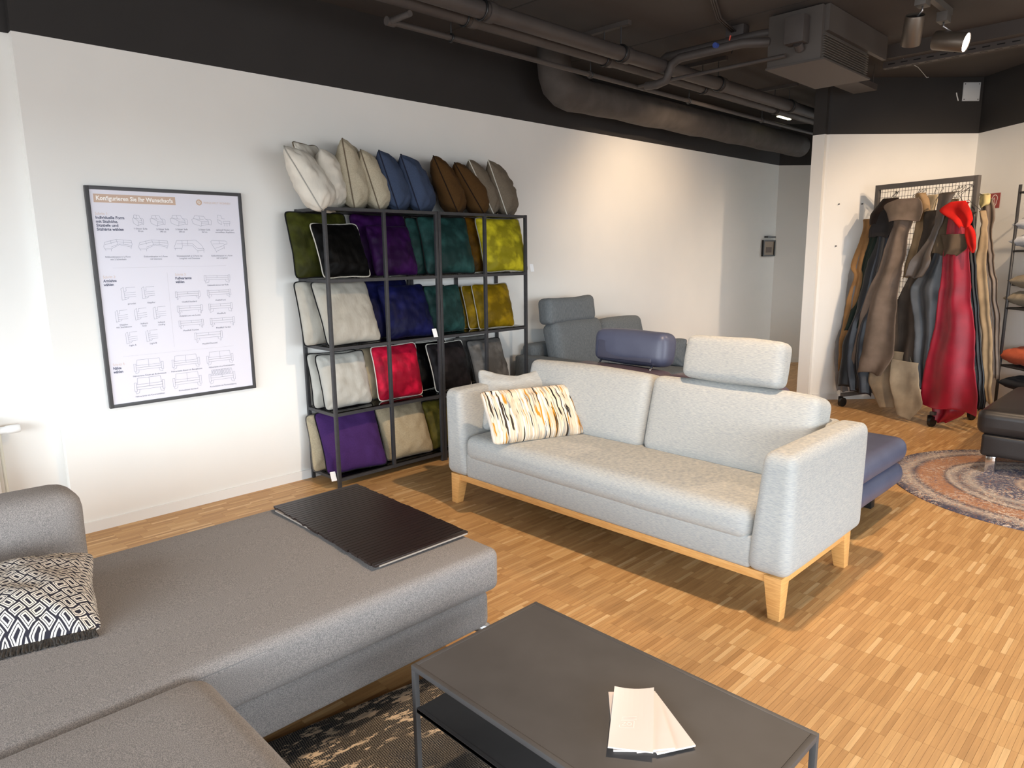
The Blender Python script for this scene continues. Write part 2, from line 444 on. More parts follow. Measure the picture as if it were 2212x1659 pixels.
pw = cotton('pipe_white', (206, 203, 192)); pb = cotton('pipe_black', (22, 22, 24)); pg = cotton('pipe_grey', (96, 92, 88)); psil = cotton('pipe_silver', (168, 166, 158))
G = 'cushions on the metal shelving'
V = velvet
olive = V('olive', (40, 42, 12)); blk = V('black', (3, 3, 3), 1.1); purp = V('purple', (32, 7, 44)); teal = V('teal', (25, 48, 46)); yel = V('yellow', (138, 128, 26)); och = V('ochre', (100, 80, 8)); och2 = V('brown_ochre', (74, 50, 6))
gry = V('stone', (166, 162, 152), .9); navy = V('navy', (12, 14, 46)); sil = V('silver', (172, 170, 162), .9); bei = V('beige', (160, 148, 122), .9); red = V('red', (138, 14, 38)); drk = V('anthracite', (24, 21, 22), 1.5); gr4 = V('grey', (86, 84, 82), 1.2)
vio = cotton('violet', (66, 38, 92)); bei5 = cotton('sand', (178, 164, 136))
ol5 = V('moss', (72, 66, 24))
ROW = [
('velvet_cushion',2.370,4.085,1.36,0,14,.425,olive,pb,'olive green velvet cushion standing behind the white-piped black one'),
('velvet_cushion',2.469,3.992,1.36,5,20,.362,blk,pw,'black velvet cushion with white piping in the upper shelf row'),
('velvet_cushion',2.845,4.095,1.36,-4,15,.430,purp,None,'large dark purple velvet cushion behind the smaller purple one'),
('velvet_cushion',2.859,3.995,1.36,1,17,.352,purp,None,'small purple velvet cushion in front of the large purple one'),
('velvet_cushion',3.278,4.100,1.36,6,14,.412,teal,pb,'dark teal velvet cushion half hidden behind the large teal one'),
('velvet_cushion',3.338,3.990,1.36,-5,17,.428,teal,pb,'large teal velvet cushion with dark piping in the upper shelf row'),
('velvet_cushion',3.842,4.100,1.36,2,13,.430,och2,pw,'brown ochre velvet cushion behind the bright yellow one'),
('velvet_cushion',3.893,3.985,1.36,-6,16,.430,yel,psil,'bright yellow velvet cushion with pale piping at the shelf end'),
('velvet_cushion',2.395,4.105,.93,2,12,.415,gry,pb,'pale grey cushion with black piping behind its larger twin'),
('velvet_cushion',2.492,3.980,.93,5,21,.430,gry,pb,'large pale grey cushion with black piping in the third row'),
('velvet_cushion',2.885,4.095,.93,3,17,.425,navy,None,'navy velvet cushion standing behind the front navy one'),
('velvet_cushion',2.955,3.975,.93,-2,21,.385,navy,None,'navy blue velvet cushion with a white label at its bottom corner'),
('velvet_cushion',3.285,4.125,.93,8,11,.350,teal,None,'small teal velvet cushion at the back of the third row'),
('velvet_cushion',3.315,4.020,.93,5,11,.350,teal,None,'small teal velvet cushion at the front of the third row'),
('velvet_cushion',3.695,4.120,.93,-2,16,.330,och,psil,'ochre velvet cushion, rearmost of the three ochre ones'),
('velvet_cushion',3.727,4.055,.93,-2,16,.342,och,psil,'ochre velvet cushion, middle one of the three ochre ones'),
('velvet_cushion',3.777,3.982,.93,-5,16,.352,och,psil,'ochre velvet cushion, foremost of the three ochre ones'),
('velvet_cushion',2.430,4.125,.505,-3,11,.362,sil,pb,'silver grey cushion with black piping behind the front silver one'),
('velvet_cushion',2.452,4.030,.505,1,15,.365,sil,pb,'silver grey cushion with black piping in the fourth row, in front'),
('velvet_cushion',2.800,4.125,.505,6,14,.364,bei,pg,'beige velvet cushion with dark piping behind the red one'),
('velvet_cushion',2.864,4.012,.505,0,12,.378,red,pw,'crimson red velvet cushion with white piping'),
('velvet_cushion',3.255,4.120,.505,2,13,.357,blk,pw,'black velvet cushion behind the anthracite one in the fourth row'),
('velvet_cushion',3.328,3.985,.505,3,17,.360,drk,pw,'anthracite velvet cushion with white piping beside the middle posts'),
('velvet_cushion',3.676,4.100,.505,-1,15,.362,gr4,None,'mid grey velvet cushion behind the front grey one'),
('velvet_cushion',3.719,3.975,.505,0,19,.350,gr4,pb,'mid grey velvet cushion in front, just above the sofa arm'),
('cotton_cushion',2.410,4.130,.075,-6,12,.380,bei5,pg,'sand cotton cushion behind the violet one on the lowest shelf'),
('cotton_cushion',2.460,3.975,.075,-8,26,.430,vio,pb,'violet cotton cushion with dark piping on the lowest shelf'),
('cotton_cushion',2.905,3.985,.075,-3,22,.395,bei5,pg,'sand cotton cushion on the lowest shelf beside the violet one'),
('velvet_cushion',3.289,3.995,.075,1,19,.365,ol5,pb,'moss green cushion on the lowest shelf beside the sofa arm'),
]
for k, (n, x, y, z, yaw, lean, s, m, p, lab) in enumerate(ROW):
    back = y > 4.05
    cushion(n, s, s, .095 if back else .135, m, p, k+1, lab, G, loc=(x, y+.01, z+.003), yaw=yaw, lean=lean, tagside=(s*.40, .02) if 'white label' in lab else ((s*.5, .03) if 'bright yellow velvet cushion with' in lab else ((-s*.47, -.0) if 'violet cotton' in lab else None)))

white_c = V('cream', (208, 202, 190), .9); bei_t = cotton('oat', (184, 174, 152)); blu_t = cotton('slate_blue', (62, 74, 98)); brn_t = cotton('brown', (78, 54, 26)); tau_t = cotton('taupe', (112, 102, 88))
pn = cotton('pipe_navy', (34, 38, 54)); pbr = cotton('pipe_dark_brown', (34, 22, 12)); pta = cotton('pipe_brown_grey', (112, 100, 84))
# on top: cushions stood on edge, front seam from FB (bottom) to FT (top), body running back to the right
TOP = [
((2.33, 4.13, 1.80), (2.215, 4.15, 2.195), .24, 22, white_c, pta, 'cream cushion with brown piping hidden behind the overhanging one'),
((2.245, 3.90, 1.775), (2.060, 3.97, 2.135), 0.30, 42, white_c, psil, 'large cream cushion overhanging the left end of the shelf top'),
((2.365, 3.99, 1.80), (2.322, 4.0, 2.150), 0.33, 50, white_c, None, 'slim cream cushion standing second from the left on the shelf top'),
((2.535, 3.99, 1.80), (2.475, 4.0, 2.222), 0.34, 50, bei_t, pta, 'tallest oat cushion with brown piping on the shelf top'),
((2.725, 3.99, 1.80), (2.604, 4.0, 2.168), 0.34, 50, bei_t, pta, 'oat cushion with brown piping next to the blue ones'),
((2.875, 3.99, 1.80), (2.742, 4.0, 2.178), 0.34, 46, blu_t, pn, 'slate blue cushion on the shelf top beside the oat one'),
((3.055, 3.99, 1.80), (2.915, 4.0, 2.166), 0.36, 40, blu_t, pn, 'slate blue cushion on the shelf top beside the brown ones'),
((3.39, 3.98, 1.80), (3.193, 4.0, 2.182), 0.34, 46, brn_t, pbr, 'brown cushion with dark piping beside the blue ones'),
((3.64, 3.975, 1.80), (3.385, 4.0, 2.150), 0.34, 44, brn_t, pbr, 'brown cushion with dark piping beside the taupe ones'),
((3.755, 3.99, 1.80), (3.522, 4.0, 2.180), 0.34, 46, tau_t, pw, 'taupe cushion with white piping beside the brown one'),
((3.885, 3.98, 1.80), (3.715, 4.0, 2.192), 0.35, 38, tau_t, pw, 'taupe cushion with white piping at the right end of the shelf top'),
]
for k, (FB, FT, w, az, m, p, lab) in enumerate(TOP):
    FB = Vector(FB); FT = Vector(FT); h = (FT-FB).length; e3 = (FT-FB)/h
    e1 = Vector((math.cos(R(az)), math.sin(R(az)), 0)); e2 = e3.cross(e1).normalized()
    o0 = FB + e1*w/2
    Mx = Matrix(((e1.x, e2.x, e3.x, o0.x), (e1.y, e2.y, e3.y, o0.y), (e1.z, e2.z, e3.z, o0.z), (0, 0, 0, 1)))
    # set the lower back corner level with the shelf top
    cushion('cotton_cushion', w, h, .12 if FB.y > 4.1 else .19, m, p, 40+k, lab, 'cushions on top of the shelving', M=Mx, wr=.016, shear=True)

# ------------------------------------------------------------------ metal shelving (two units side by side)
glass = D.materials.new('shelf_glass'); glass.use_nodes = True
gn = glass.node_tree.nodes; gl = glass.node_tree.links
gn.remove(gn['Principled BSDF'])
tr = gn.new('ShaderNodeBsdfTransparent'); tr.inputs[0].default_value = (.80, .82, .81, 1)
gs = gn.new('ShaderNodeBsdfGlossy'); gs.inputs['Roughness'].default_value = .03
fz = gn.new('ShaderNodeFresnel'); fz.inputs[0].default_value = 1.5
mxs = gn.new('ShaderNodeMixShader'); gl.new(fz.outputs[0], mxs.inputs[0]); gl.new(tr.outputs[0], mxs.inputs[1]); gl.new(gs.outputs[0], mxs.inputs[2])
gl.new(mxs.outputs[0], gn['Material Output'].inputs[0])
LV = [1.785, 1.345, .917, .490, .057]
Y0, Y1, T = 3.925, 4.288, .022
for (x0, x1, lab) in ((2.272, 3.160, 'black steel shelving unit with glass shelves left of the middle posts'), (3.164, 4.052, 'black steel shelving unit with glass shelves partly behind the sofa')):
    S2 = thing('metal_shelf', ((x0+x1)/2, 4.1, 0), lab, 'shelf', 'metal shelving units')
    xm = (x0+x1)/2
    for x in (x0, xm-T/2, x1-T):
        for y in (Y0, Y1-T):
            if x == xm-T/2 and y != Y0: lo = .045
            else: lo = 0 if x != xm-T/2 else .045
            box('post', (x, y, lo), (x+T, y+T, LV[0]+.012), steel, S2, .0015)
    for k, z in enumerate(LV):
        for y in (Y0, Y1-T):
            box('rail', (x0+T, y+.001, z-.010), (x1-T, y+T-.001, z+.010), steel, S2)
        for x in (x0, x1-T):
            box('side_rail', (x+.001, Y0+T, z-.010), (x+T-.001, Y1-T, z+.010), steel, S2)
        if k == 0: box('top_panel', (x0+T, Y0+T, z-.004), (x1-T, Y1-T, z+.006), steel, S2)
        else: box('glass_shelf', (x0+T-.004, Y0+T-.004, z+.010), (x1-T+.004, Y1-T+.004, z+.016), glass, S2)

# loose cushions on the light sofa
def stripes_material():
    m = D.materials.new('stripe_weave'); m.use_nodes = True; N = m.node_tree.nodes; L = m.node_tree.links
    b = N['Principled BSDF']; b.inputs['Roughness'].default_value = .9; b.inputs['Specular IOR Level'].default_value = .2
    tc = N.new('ShaderNodeTexCoord')
    base = None
    layers = [(30, 1.2, 0, ((.0, (216, 200, 176)), (.45, (216, 200, 176)), (.47, (192, 170, 144)), (.56, (206, 190, 168)), (.60, (226, 216, 202)))),
              (34, 3.2, 5.3, None), (42, 3.6, 11.7, None), (50, 3.0, 21.1, None), (46, 2.6, 33.9, None)]
    cols = [None, (36, 32, 30), (188, 132, 44), (150, 148, 144), (58, 48, 40)]
    for i, (sx, sz, ofs, ramp) in enumerate(layers):
        mp = N.new('ShaderNodeMapping'); mp.inputs['Scale'].default_value = (sx, 0, sz); mp.inputs['Location'].default_value = (ofs, ofs, ofs*.37)
        L.new(tc.outputs['Object'], mp.inputs[0])
        nz = N.new('ShaderNodeTexNoise'); nz.inputs['Scale'].default_value = 1.6; nz.inputs['Detail'].default_value = 1; L.new(mp.outputs[0], nz.inputs['Vector'])
        if ramp:
            rp = N.new('ShaderNodeValToRGB'); cr = rp.color_ramp
            while len(cr.elements) < len(ramp): cr.elements.new(.5)
            for e, (p, c) in zip(cr.elements, ramp): e.position = p; e.color = (*lin(c), 1)
            L.new(nz.outputs[0], rp.inputs[0]); base = rp.outputs[0]
        else:
            mr = N.new('ShaderNodeMapRange'); mr.inputs['From Min'].default_value = .655; mr.inputs['From Max'].default_value = .675; L.new(nz.outputs[0], mr.inputs[0])
            mx = N.new('ShaderNodeMix'); mx.data_type = 'RGBA'; L.new(mr.outputs[0], mx.inputs[0]); L.new(base, mx.inputs[6]); mx.inputs[7].default_value = (*lin(cols[i]), 1); base = mx.outputs[2]
    L.new(base, b.inputs['Base Color'])
    return m
cushion('sofa_cushion', .45, .40, .14, linen, None, 71, 'plain light grey cushion with a dented top behind the striped one', None, loc=(2.953, 2.933, .458), yaw=-35, lean=34, dent=.13)
cushion('sofa_cushion', .575, .335, .13, stripes_material(), None, 72, 'cream lumbar cushion with black, amber and grey stripes on the sofa', None, loc=(2.829, 2.646, .462), yaw=-21, lean=39)

# ------------------------------------------------------------------ grey corner sofa in the foreground
tweed = mat('grey_tweed', (150, 144, 140), .92, (112, 109, 108), 420, bump=.3, bscale=420, sheen=.12, spec=.15, contrast=(.38, .62))
K = thing('corner_sofa', (.4, 1.9, 0), 'dark grey tweed corner sofa with a long chaise in the foreground', 'sofa')
rbox('chaise_cushion', (-.7, 1.745, .290), (1.65, 2.745, .452), .034, tweed, K, (.0, .0, .012), .002, 3, seg=16)
rbox('chaise_base', (-.7, 1.778, .135), (1.630, 2.71, .286), .035, tweed, K, seg=8)
rbox('backrest', (-.7, 2.735, .14), (.585, 2.955, .705), .075, tweed, K, (0, .01, .01), .003, 4)
rbox('seat_cushion', (-.7, .70, .295), (.592, 1.742, .462), .06, tweed, K, (.0, 0, .015), .003, 3, seg=14)
rbox('seat_base', (-.7, .74, .135), (.56, 1.79, .294), .03, tweed, K, seg=8)
mb = MB(); mb.tube([(x, 1.748, .428) for x in [-.6+i*.1 for i in range(22)]], .0018, 5); mb.obj('seam', mat('grey_thread', (112, 110, 110), .9), K)
for (x, y, dx, dy) in ((1.612, 1.822, 1, -1), (1.60, 2.66, 1, 1), (.5, .8, 1, -1)):
    pts = [(x-.05*dx, y-.05*dy, .145), (x-.015*dx, y-.015*dy, .138), (x+.012*dx, y+.012*dy, .118), (x+.02*dx, y+.02*dy, .08), (x+.016*dx, y+.016*dy, .03), (x+.014*dx, y+.014*dy, 0)]
    MB().tube(pts, [.02, .024, .026, .022, .017, .014], 12).obj('leg', alu, K, True)

def weave_pattern():
    """rows of little rectangles, alternately upright and lying, each with outlines and a dark core"""
    m = D.materials.new('woven_rectangles'); m.use_nodes = True; N = m.node_tree.nodes; L = m.node_tree.links
    b = N['Principled BSDF']; b.inputs['Roughness'].default_value = .9; b.inputs['Specular IOR Level'].default_value = .2
    tc = N.new('ShaderNodeTexCoord'); mp = N.new('ShaderNodeMapping'); mp.inputs['Rotation'].default_value = (0, R(38), 0); mp.inputs['Scale'].default_value = (31, 31, 31)
    L.new(tc.outputs['Object'], mp.inputs[0]); sp = N.new('ShaderNodeSeparateXYZ'); L.new(mp.outputs[0], sp.inputs[0])
    def op(o, a, c=None, v=None):
        n = N.new('ShaderNodeMath'); n.operation = o
        if isinstance(a, (int, float)): n.inputs[0].default_value = a
        else: L.new(a, n.inputs[0])
        if c is not None: L.new(c, n.inputs[1])
        if v is not None: n.inputs[1].default_value = v
        return n.outputs[0]
    X, Z = sp.outputs['X'], sp.outputs['Z']
    par = op('MODULO', op('ABSOLUTE', op('ADD', op('FLOOR', X), op('FLOOR', Z))), v=2)
    ax = op('ABSOLUTE', op('SUBTRACT', op('FRACT', X), v=.5)); az = op('ABSOLUTE', op('SUBTRACT', op('FRACT', Z), v=.5))
    def mixv(a, c): return op('ADD', op('MULTIPLY', a, op('SUBTRACT', 1.0, par)), op('MULTIPLY', c, par))
    da = op('MAXIMUM', op('MULTIPLY', ax, v=1.0), op('SUBTRACT', az, v=-.0)); 
    l1 = op('MAXIMUM', ax, op('ADD', az, v=.16)); l2 = op('MAXIMUM', op('ADD', ax, v=.16), az)
    d = mixv(l1, l2)
    core = op('LESS_THAN', d, v=.27)
    ring = op('LESS_THAN', op('ABSOLUTE', op('SUBTRACT', d, v=.40)), v=.025)
    ring2 = op('GREATER_THAN', d, v=.52)
    dark = op('MINIMUM', op('ADD', op('ADD', core, ring), ring2), v=1)
    mx = N.new('ShaderNodeMix'); mx.data_type = 'RGBA'; L.new(dark, mx.inputs[0]); mx.inputs[6].default_value = (*lin((214, 206, 194)), 1); mx.inputs[7].default_value = (*lin((44, 42, 50)), 1)
    L.new(mx.outputs[2], b.inputs['Base Color'])
    return m
pc = cushion('patterned_cushion', .48, .44, .20, weave_pattern(), None, 77, 'cushion in a black and white woven rectangle pattern with dark fringe', None, loc=(.215, 2.17, .468), yaw=-12, lean=80)
fr = MB(); rf = random.Random(5)
for i in range(260):
    x = -.225+.45*i/259; base = Vector((x, 0, .010+.012*(1-(x/.225)**2)))
    fr.tube([base, base+Vector((rf.uniform(-.004, .004), -.010, -.014)), base+Vector((rf.uniform(-.008, .008), rf.uniform(-.006, .004), rf.uniform(-.040, -.030)))], .0032, 4)
fo = fr.obj('fringe', mat('dark_fringe', (58, 50, 42), .95, (34, 30, 27), 120), pc, False, world=False); fo['kind'] = 'stuff'

# slatted arm tray lying across the chaise
wenge = mat('wenge', (44, 32, 28), .32, (30, 22, 20), 10, (2, 40, 40), spec=.5, bump=.05, bscale=80)
TR = thing('slat_tray', (1.43, 2.3, .455), 'flexible dark brown wooden slat tray lying across the chaise', 'tray')
ns = 36; y0, y1 = 1.905, 2.705
for i in range(ns):
    a = y0+(y1-y0)*i/ns; c = y0+(y1-y0)*(i+1)/ns-.0030
    zz = .4655 if a < 2.66 else .4655-.25*(a-2.66)**1.3
    j = rf.uniform(-.003, .003); g = .4*0
    sk = -.02+.03*i/ns
    o = box('slat', (1.238+sk+j, a, zz), (1.645+sk*.6+j, c, zz+.009), wenge, TR)
    if i in (0, ns-1): bevel(o, .001)
box('backing_cloth', (1.236, y0-.002, .4632), (1.63, 2.66, .4685), mat('pale_backing', (150, 140, 130), .9), TR)

# ------------------------------------------------------------------ coffee table with leaflets, carpet
lac = mat('dark_lacquer', (80, 77, 76), .5, (73, 70, 69), 6, spec=.35, bump=.02, bscale=30)
CT = thing('coffee_table', (1.27, .99, 0), 'low dark grey metal coffee table with a lower shelf in front', 'table')
TX0, TX1, TY0, TY1, TZ, LZ = 1.022, 1.518, .540, 1.443, .40, .275
box('tabletop', (TX0+.014, TY0+.014, TZ-.010), (TX1-.014, TY1-.014, TZ), lac, CT)
for a, b in (((TX0, TY0), (TX0+.0135, TY1)), ((TX1-.0135, TY0), (TX1, TY1)), ((TX0+.0135, TY0), (TX1-.0135, TY0+.0135)), ((TX0+.0135, TY1-.0135), (TX1-.0135, TY1))):
    box('edge_bar', (*a, TZ-.014), (*b, TZ+.0006), lac, CT, .001)
for x in (TX0, TX1-.015):
    for y in (TY0, TY1-.015): box('leg', (x, y, .008), (x+.015, y+.015, TZ-.014), lac, CT, .001)
box('lower_shelf', (TX0+.002, TY0+.016, LZ-.012), (TX1-.002, TY1-.016, LZ), lac, CT, .001)
for x in (TX0, TX1-.015): box('shelf_bar', (x+.002, TY0+.015, LZ-.013), (x+.013, TY1-.015, LZ+.0008), lac, CT)

paper = mat('cream_paper', (232, 219, 211), .6)
def leaflet(pts, z, th, lab, curl=0):
    p = [Vector((*q, 0)) for q in pts]; n = 8; vs = []; fs = []
    for i in range(n+1):
        for j in range(n+1):
            u, v = i/n, j/n
            q = (p[0]*(1-u)+p[1]*u)*(1-v)+(p[3]*(1-u)+p[2]*u)*v
            h = curl*math.sin(math.pi*u)*0 + curl*(2*u-1)**2*(1-v)
            vs.append(q+Vector((0, 0, z+th+h)))
    m_ = len(vs); vs += [v-Vector((0, 0, th)) for v in vs]
    ix = lambda i, j: i*(n+1)+j
    for i in range(n):
        for j in range(n):
            a, b, c, d = ix(i,j), ix(i+1,j), ix(i+1,j+1), ix(i,j+1)
            fs += [(d, c, b, a), (a+m_, b+m_, c+m_, d+m_)]
    for i in range(n):
        for a, b in ((ix(i,0), ix(i+1,0)), (ix(i+1,n), ix(i,n)), (ix(0,i+1), ix(0,i)), (ix(n,i), ix(n,i+1))): fs.append((a, b, b+m_, a+m_))
    o = mesh('leaflet', vs, fs, paper)
    bm = bmesh.new(); bm.from_mesh(o.data); bmesh.ops.recalc_face_normals(bm, faces=bm.faces[:]); bm.to_mesh(o.data); bm.free()
    return tag(o, lab, 'leaflet', 'leaflets on the coffee table')
leaflet([(1.297, .981), (1.37, .905), (1.215, .757), (1.135, .842)], TZ+.001, .004, 'bottom leaflet of the fan, peeking out at the left')
leaflet([(1.313, .956), (1.373, .889), (1.273, .717), (1.190, .763)], TZ+.0055, .004, 'leaflet fanned out farthest to the right on the table')
leaflet([(1.309, .960), (1.371, .891), (1.228, .742), (1.158, .795)], TZ+.010, .004, 'middle leaflet between the fanned and the printed ones')
LP = [(1.305, .968), (1.370, .894), (1.178, .766), (1.122, .848)]
top_leaf = leaflet(LP, TZ+.0145, .003, 'top cream leaflet with a boxed emblem on its cover', .006)

def text_mesh(name, s, size, m, M, parent=None, align='LEFT', width=None, world=True, bold=0, ls=1.0):
    c = D.curves.new(name, 'FONT'); c.body = s; c.size = size; c.align_x = align; c.offset = bold; c.space_line = ls; c.resolution_u = 2
    t = D.objects.new(name, c); COL.objects.link(t)
    bpy.context.view_layer.update()
    me = D.meshes.new_from_object(t.evaluated_get(bpy.context.evaluated_depsgraph_get()))
    D.objects.remove(t); D.curves.remove(c)
    if width:
        xs = [v.co.x for v in me.vertices]
        if xs:
            k = width/max(1e-6, max(xs)-min(xs))
            for v in me.vertices: v.co.x *= k
    me.transform(M); me.name = name; me.materials.clear(); me.materials.append(m)
    return link(D.objects.new(name, me), parent, world)

def lines_mesh(name, segs, w, m, M, parent):
    mb = MB()
    for (x0, y0, x1, y1) in segs:
        a = Vector((x0, y0, 0)); b = Vector((x1, y1, 0)); d = b-a
        if d.length < 1e-6: continue
        d.normalize(); n = Vector((-d.y, d.x, 0))*w/2
        mb.add([M @ (a-n), M @ (b-n), M @ (b+n), M @ (a+n)], [(0, 1, 2, 3)])
    return mb.obj(name, m, parent)

printw = mat('pale_print', (255, 250, 245), .5)
dd = (Vector((*LP[1], 0))-Vector((*LP[0], 0))).normalized(); de = (Vector((*LP[0], 0))-Vector((*LP[3], 0))).normalized()
cc = Vector((1.2, .875, 0))*.0 + (Vector((*LP[3], 0))*.62+Vector((*LP[2], 0))*.38)*.62 + (Vector((*LP[0], 0))*.62+Vector((*LP[1], 0))*.38)*.38
Ml = Matrix(((-dd.x, -de.x, 0, cc.x), (-dd.y, -de.y, 0, cc.y), (0, 0, 1, TZ+.0182), (0, 0, 0, 1)))
text_mesh('emblem_letters', 'QZ', .017, printw, Ml @ Matrix.Translation((0, -.006, 0)), top_leaf, 'CENTER')
q = .0165
segs = [(-q, -q*.75, q, -q*.75), (q, -q*.75, q, q*.75), (q, q*.75, -q, q*.75), (-q, q*.75, -q, -q*.75)] + [(-.022, -.017-.005*i, .022, -.017-.005*i) for i in range(3)]
lines_mesh('emblem_box', segs, .0016, printw, Ml, top_leaf)

def rug_material(name, kind):
    m = D.materials.new(name); m.use_nodes = True; N = m.node_tree.nodes; L = m.node_tree.links
    b = N['Principled BSDF']; b.inputs['Roughness'].default_value = .95; b.inputs['Specular IOR Level'].default_value = .1
    tc = N.new('ShaderNodeTexCoord')
    def nz(scale, detail=4, stretch=(1, 1, 1), rough=.6):
        mp = N.new('ShaderNodeMapping'); mp.inputs['Scale'].default_value = stretch; L.new(tc.outputs['Object'], mp.inputs[0])
        n = N.new('ShaderNodeTexNoise'); n.inputs['Scale'].default_value = scale; n.inputs['Detail'].default_value = detail; n.inputs['Roughness'].default_value = rough; L.new(mp.outputs[0], n.inputs['Vector']); return n.outputs[0]
    def rng(v, a, c):
        r = N.new('ShaderNodeMapRange'); r.inputs['From Min'].default_value = a; r.inputs['From Max'].default_value = c; L.new(v, r.inputs[0]); return r.outputs[0]
    def mix(f, a, c):
        x = N.new('ShaderNodeMix'); x.data_type = 'RGBA'; L.new(f, x.inputs[0])
        for s, i in ((a, 6), (c, 7)):
            if isinstance(s, tuple): x.inputs[i].default_value = (*lin(s), 1)
            else: L.new(s, x.inputs[i])
        return x.outputs[2]
    def mul(a, c):
        x = N.new('ShaderNodeMath'); x.operation = 'MULTIPLY'; L.new(a, x.inputs[0]); L.new(c, x.inputs[1]); return x.outputs[0]
    if kind == 'rect':
        vo = N.new('ShaderNodeTexVoronoi'); vo.inputs['Scale'].default_value = 150; vo.inputs['Randomness'].default_value = .15; L.new(tc.outputs['Object'], vo.inputs['Vector'])
        fleck = rng(vo.outputs['Distance'], .40, .26)
        base = mix(rng(nz(5), .4, .6), (40, 46, 54), (60, 56, 52))
        base = mix(mul(fleck, rng(nz(4), .2, .55)), base, (150, 140, 126))
        worn = mul(rng(nz(22, 7, (.6, 1.7, 1), .75), .54, .56), rng(nz(3.2, 2), .42, .50))
        base = mix(worn, base, (226, 204, 176))
        L.new(base, b.inputs['Base Color'])
    else:
        ln = N.new('ShaderNodeVectorMath'); ln.operation = 'LENGTH'; L.new(tc.outputs['Object'], ln.inputs[0])
        rp = N.new('ShaderNodeValToRGB'); cr = rp.color_ramp; cr.interpolation = 'LINEAR'
        st_ = [(0, (90, 92, 112)), (.16, (120, 110, 112)), (.20, (196, 176, 160)), (.24, (92, 92, 110)), (.44, (96, 96, 114)), (.50, (176, 166, 158)), (.56, (110, 100, 104)), (.62, (190, 176, 164)), (.645, (92, 86, 92)), (.67, (168, 124, 96)), (.80, (172, 126, 96)), (.84, (96, 90, 98)), (.88, (180, 164, 152)), (.94, (120, 112, 116)), (.97, (78, 76, 90)), (1, (78, 76, 90))]
        while len(cr.elements) < len(st_): cr.elements.new(.5)
        for e, (p, c) in zip(cr.elements, st_): e.position = p; e.color = (*lin(c), 1)
        dv = N.new('ShaderNodeMath'); dv.operation = 'MULTIPLY_ADD'; dv.inputs[1].default_value = 1/.915; L.new(ln.outputs['Value'], dv.inputs[0])
        wv = N.new('ShaderNodeMath'); wv.operation = 'MULTIPLY'; wv.inputs[1].default_value = .02; L.new(nz(14, 3), wv.inputs[0]); L.new(wv.outputs[0], dv.inputs[2])
        L.new(dv.outputs[0], rp.inputs[0])
        col = mix(mul(rng(nz(60, 6, (1, 1, 1), .75), .50, .56), rng(nz(3, 2), .35, .6)), rp.outputs[0], (212, 196, 180))
        col = mix(rng(nz(50, 6, (1, 1.4, 1), .75), .57, .62), col, (180, 126, 92))
        col = mix(rng(nz(62, 5, (1.3, 1, 1), .75), .57, .62), col, (84, 88, 112))
        L.new(col, b.inputs['Base Color'])
    bp = N.new('ShaderNodeBump'); bp.inputs['Strength'].default_value = .35; bp.inputs['Distance'].default_value = .003; L.new(nz(320, 1), bp.inputs['Height']); L.new(bp.outputs[0], b.inputs['Normal'])
    return m
ru = Vector((math.cos(R(-8)), math.sin(R(-8)), 0)); rv = Vector((-ru.y, ru.x, 0))
cor = Vector((1.985, 1.775, 0))
Mr = Matrix(((ru.x, rv.x, 0, cor.x), (ru.y, rv.y, 0, cor.y), (0, 0, 1, .0005), (0, 0, 0, 1)))
o = rbox('area_rug', (-1.6, -2.3, 0), (0, 0, .007), .003, rug_material('worn_weave', 'rect'), None, seg=6)
o.matrix_world = Mr
tag(o, 'dark woven rectangular carpet with worn beige patches under the coffee table', 'rug')
mb = MB(); NS = 96; RC = (5.378, .622)
RR = .913
vs = [(0, 0, .009)] + [(RR*.985*math.cos(2*math.pi*k/NS), RR*.985*math.sin(2*math.pi*k/NS), .009) for k in range(NS)] + [(RR*math.cos(2*math.pi*k/NS), RR*math.sin(2*math.pi*k/NS), .005) for k in range(NS)] + [(RR*math.cos(2*math.pi*k/NS), RR*math.sin(2*math.pi*k/NS), .0) for k in range(NS)]
fs = [(0, 1+k, 1+(k+1) % NS) for k in range(NS)]
for a in (1, 1+NS): fs += [(a+k, a+NS+k, a+NS+(k+1) % NS, a+(k+1) % NS) for k in range(NS)]
o = mesh('round_rug', vs, fs, rug_material('medallion_weave', 'round')); o.location = (*RC, .0005)
tag(o, 'round vintage carpet in faded blue, orange and cream', 'rug')

# ------------------------------------------------------------------ framed poster
P = thing('framed_poster', (1.504, 4.28, .68), 'large framed configuration chart with sofa drawings on the white wall', 'poster')
PX, PZ, PW, PH, PY = 1.084, 1.879, .838, 1.198, 4.272
pframe = mat('grey_frame', (66, 66, 68), .5)
for a, b in (((0, 0), (.019, PH)), ((PW-.019, 0), (PW, PH)), ((.019, 0), (PW-.019, .019)), ((.019, PH-.019), (PW-.019, PH))):
    box('frame_bar', (PX+a[0], PY-.004, PZ-b[1]), (PX+b[0], WB-.002, PZ-a[1]), pframe, P, .001)
box('print_sheet', (PX+.018, PY+.003, PZ-PH+.018), (PX+PW-.018, PY+.008, PZ-.018), mat('poster_paper', (226, 224, 234), .35), P)
ink = mat('navy_ink', (52, 60, 92), .5); inkl = mat('line_ink', (122, 126, 146), .5); gold = mat('sand_ink', (204, 176, 156), .5); golds = mat('pale_sand_ink', (214, 192, 178), .5); rule = mat('rule_ink', (196, 194, 202), .5)
PZ0 = 1.873
def PM(x, z, d=.0005): return Matrix.Translation((PX+x, PY+.003-d, PZ0-z)) @ Matrix.Rotation(R(90), 4, 'X')
def ptxt(name, s, x, z, size, m, align='LEFT', width=None, bold=0, d=.0006): return text_mesh(name, s, size, m, PM(x, z, d), P, align, width, bold=bold)
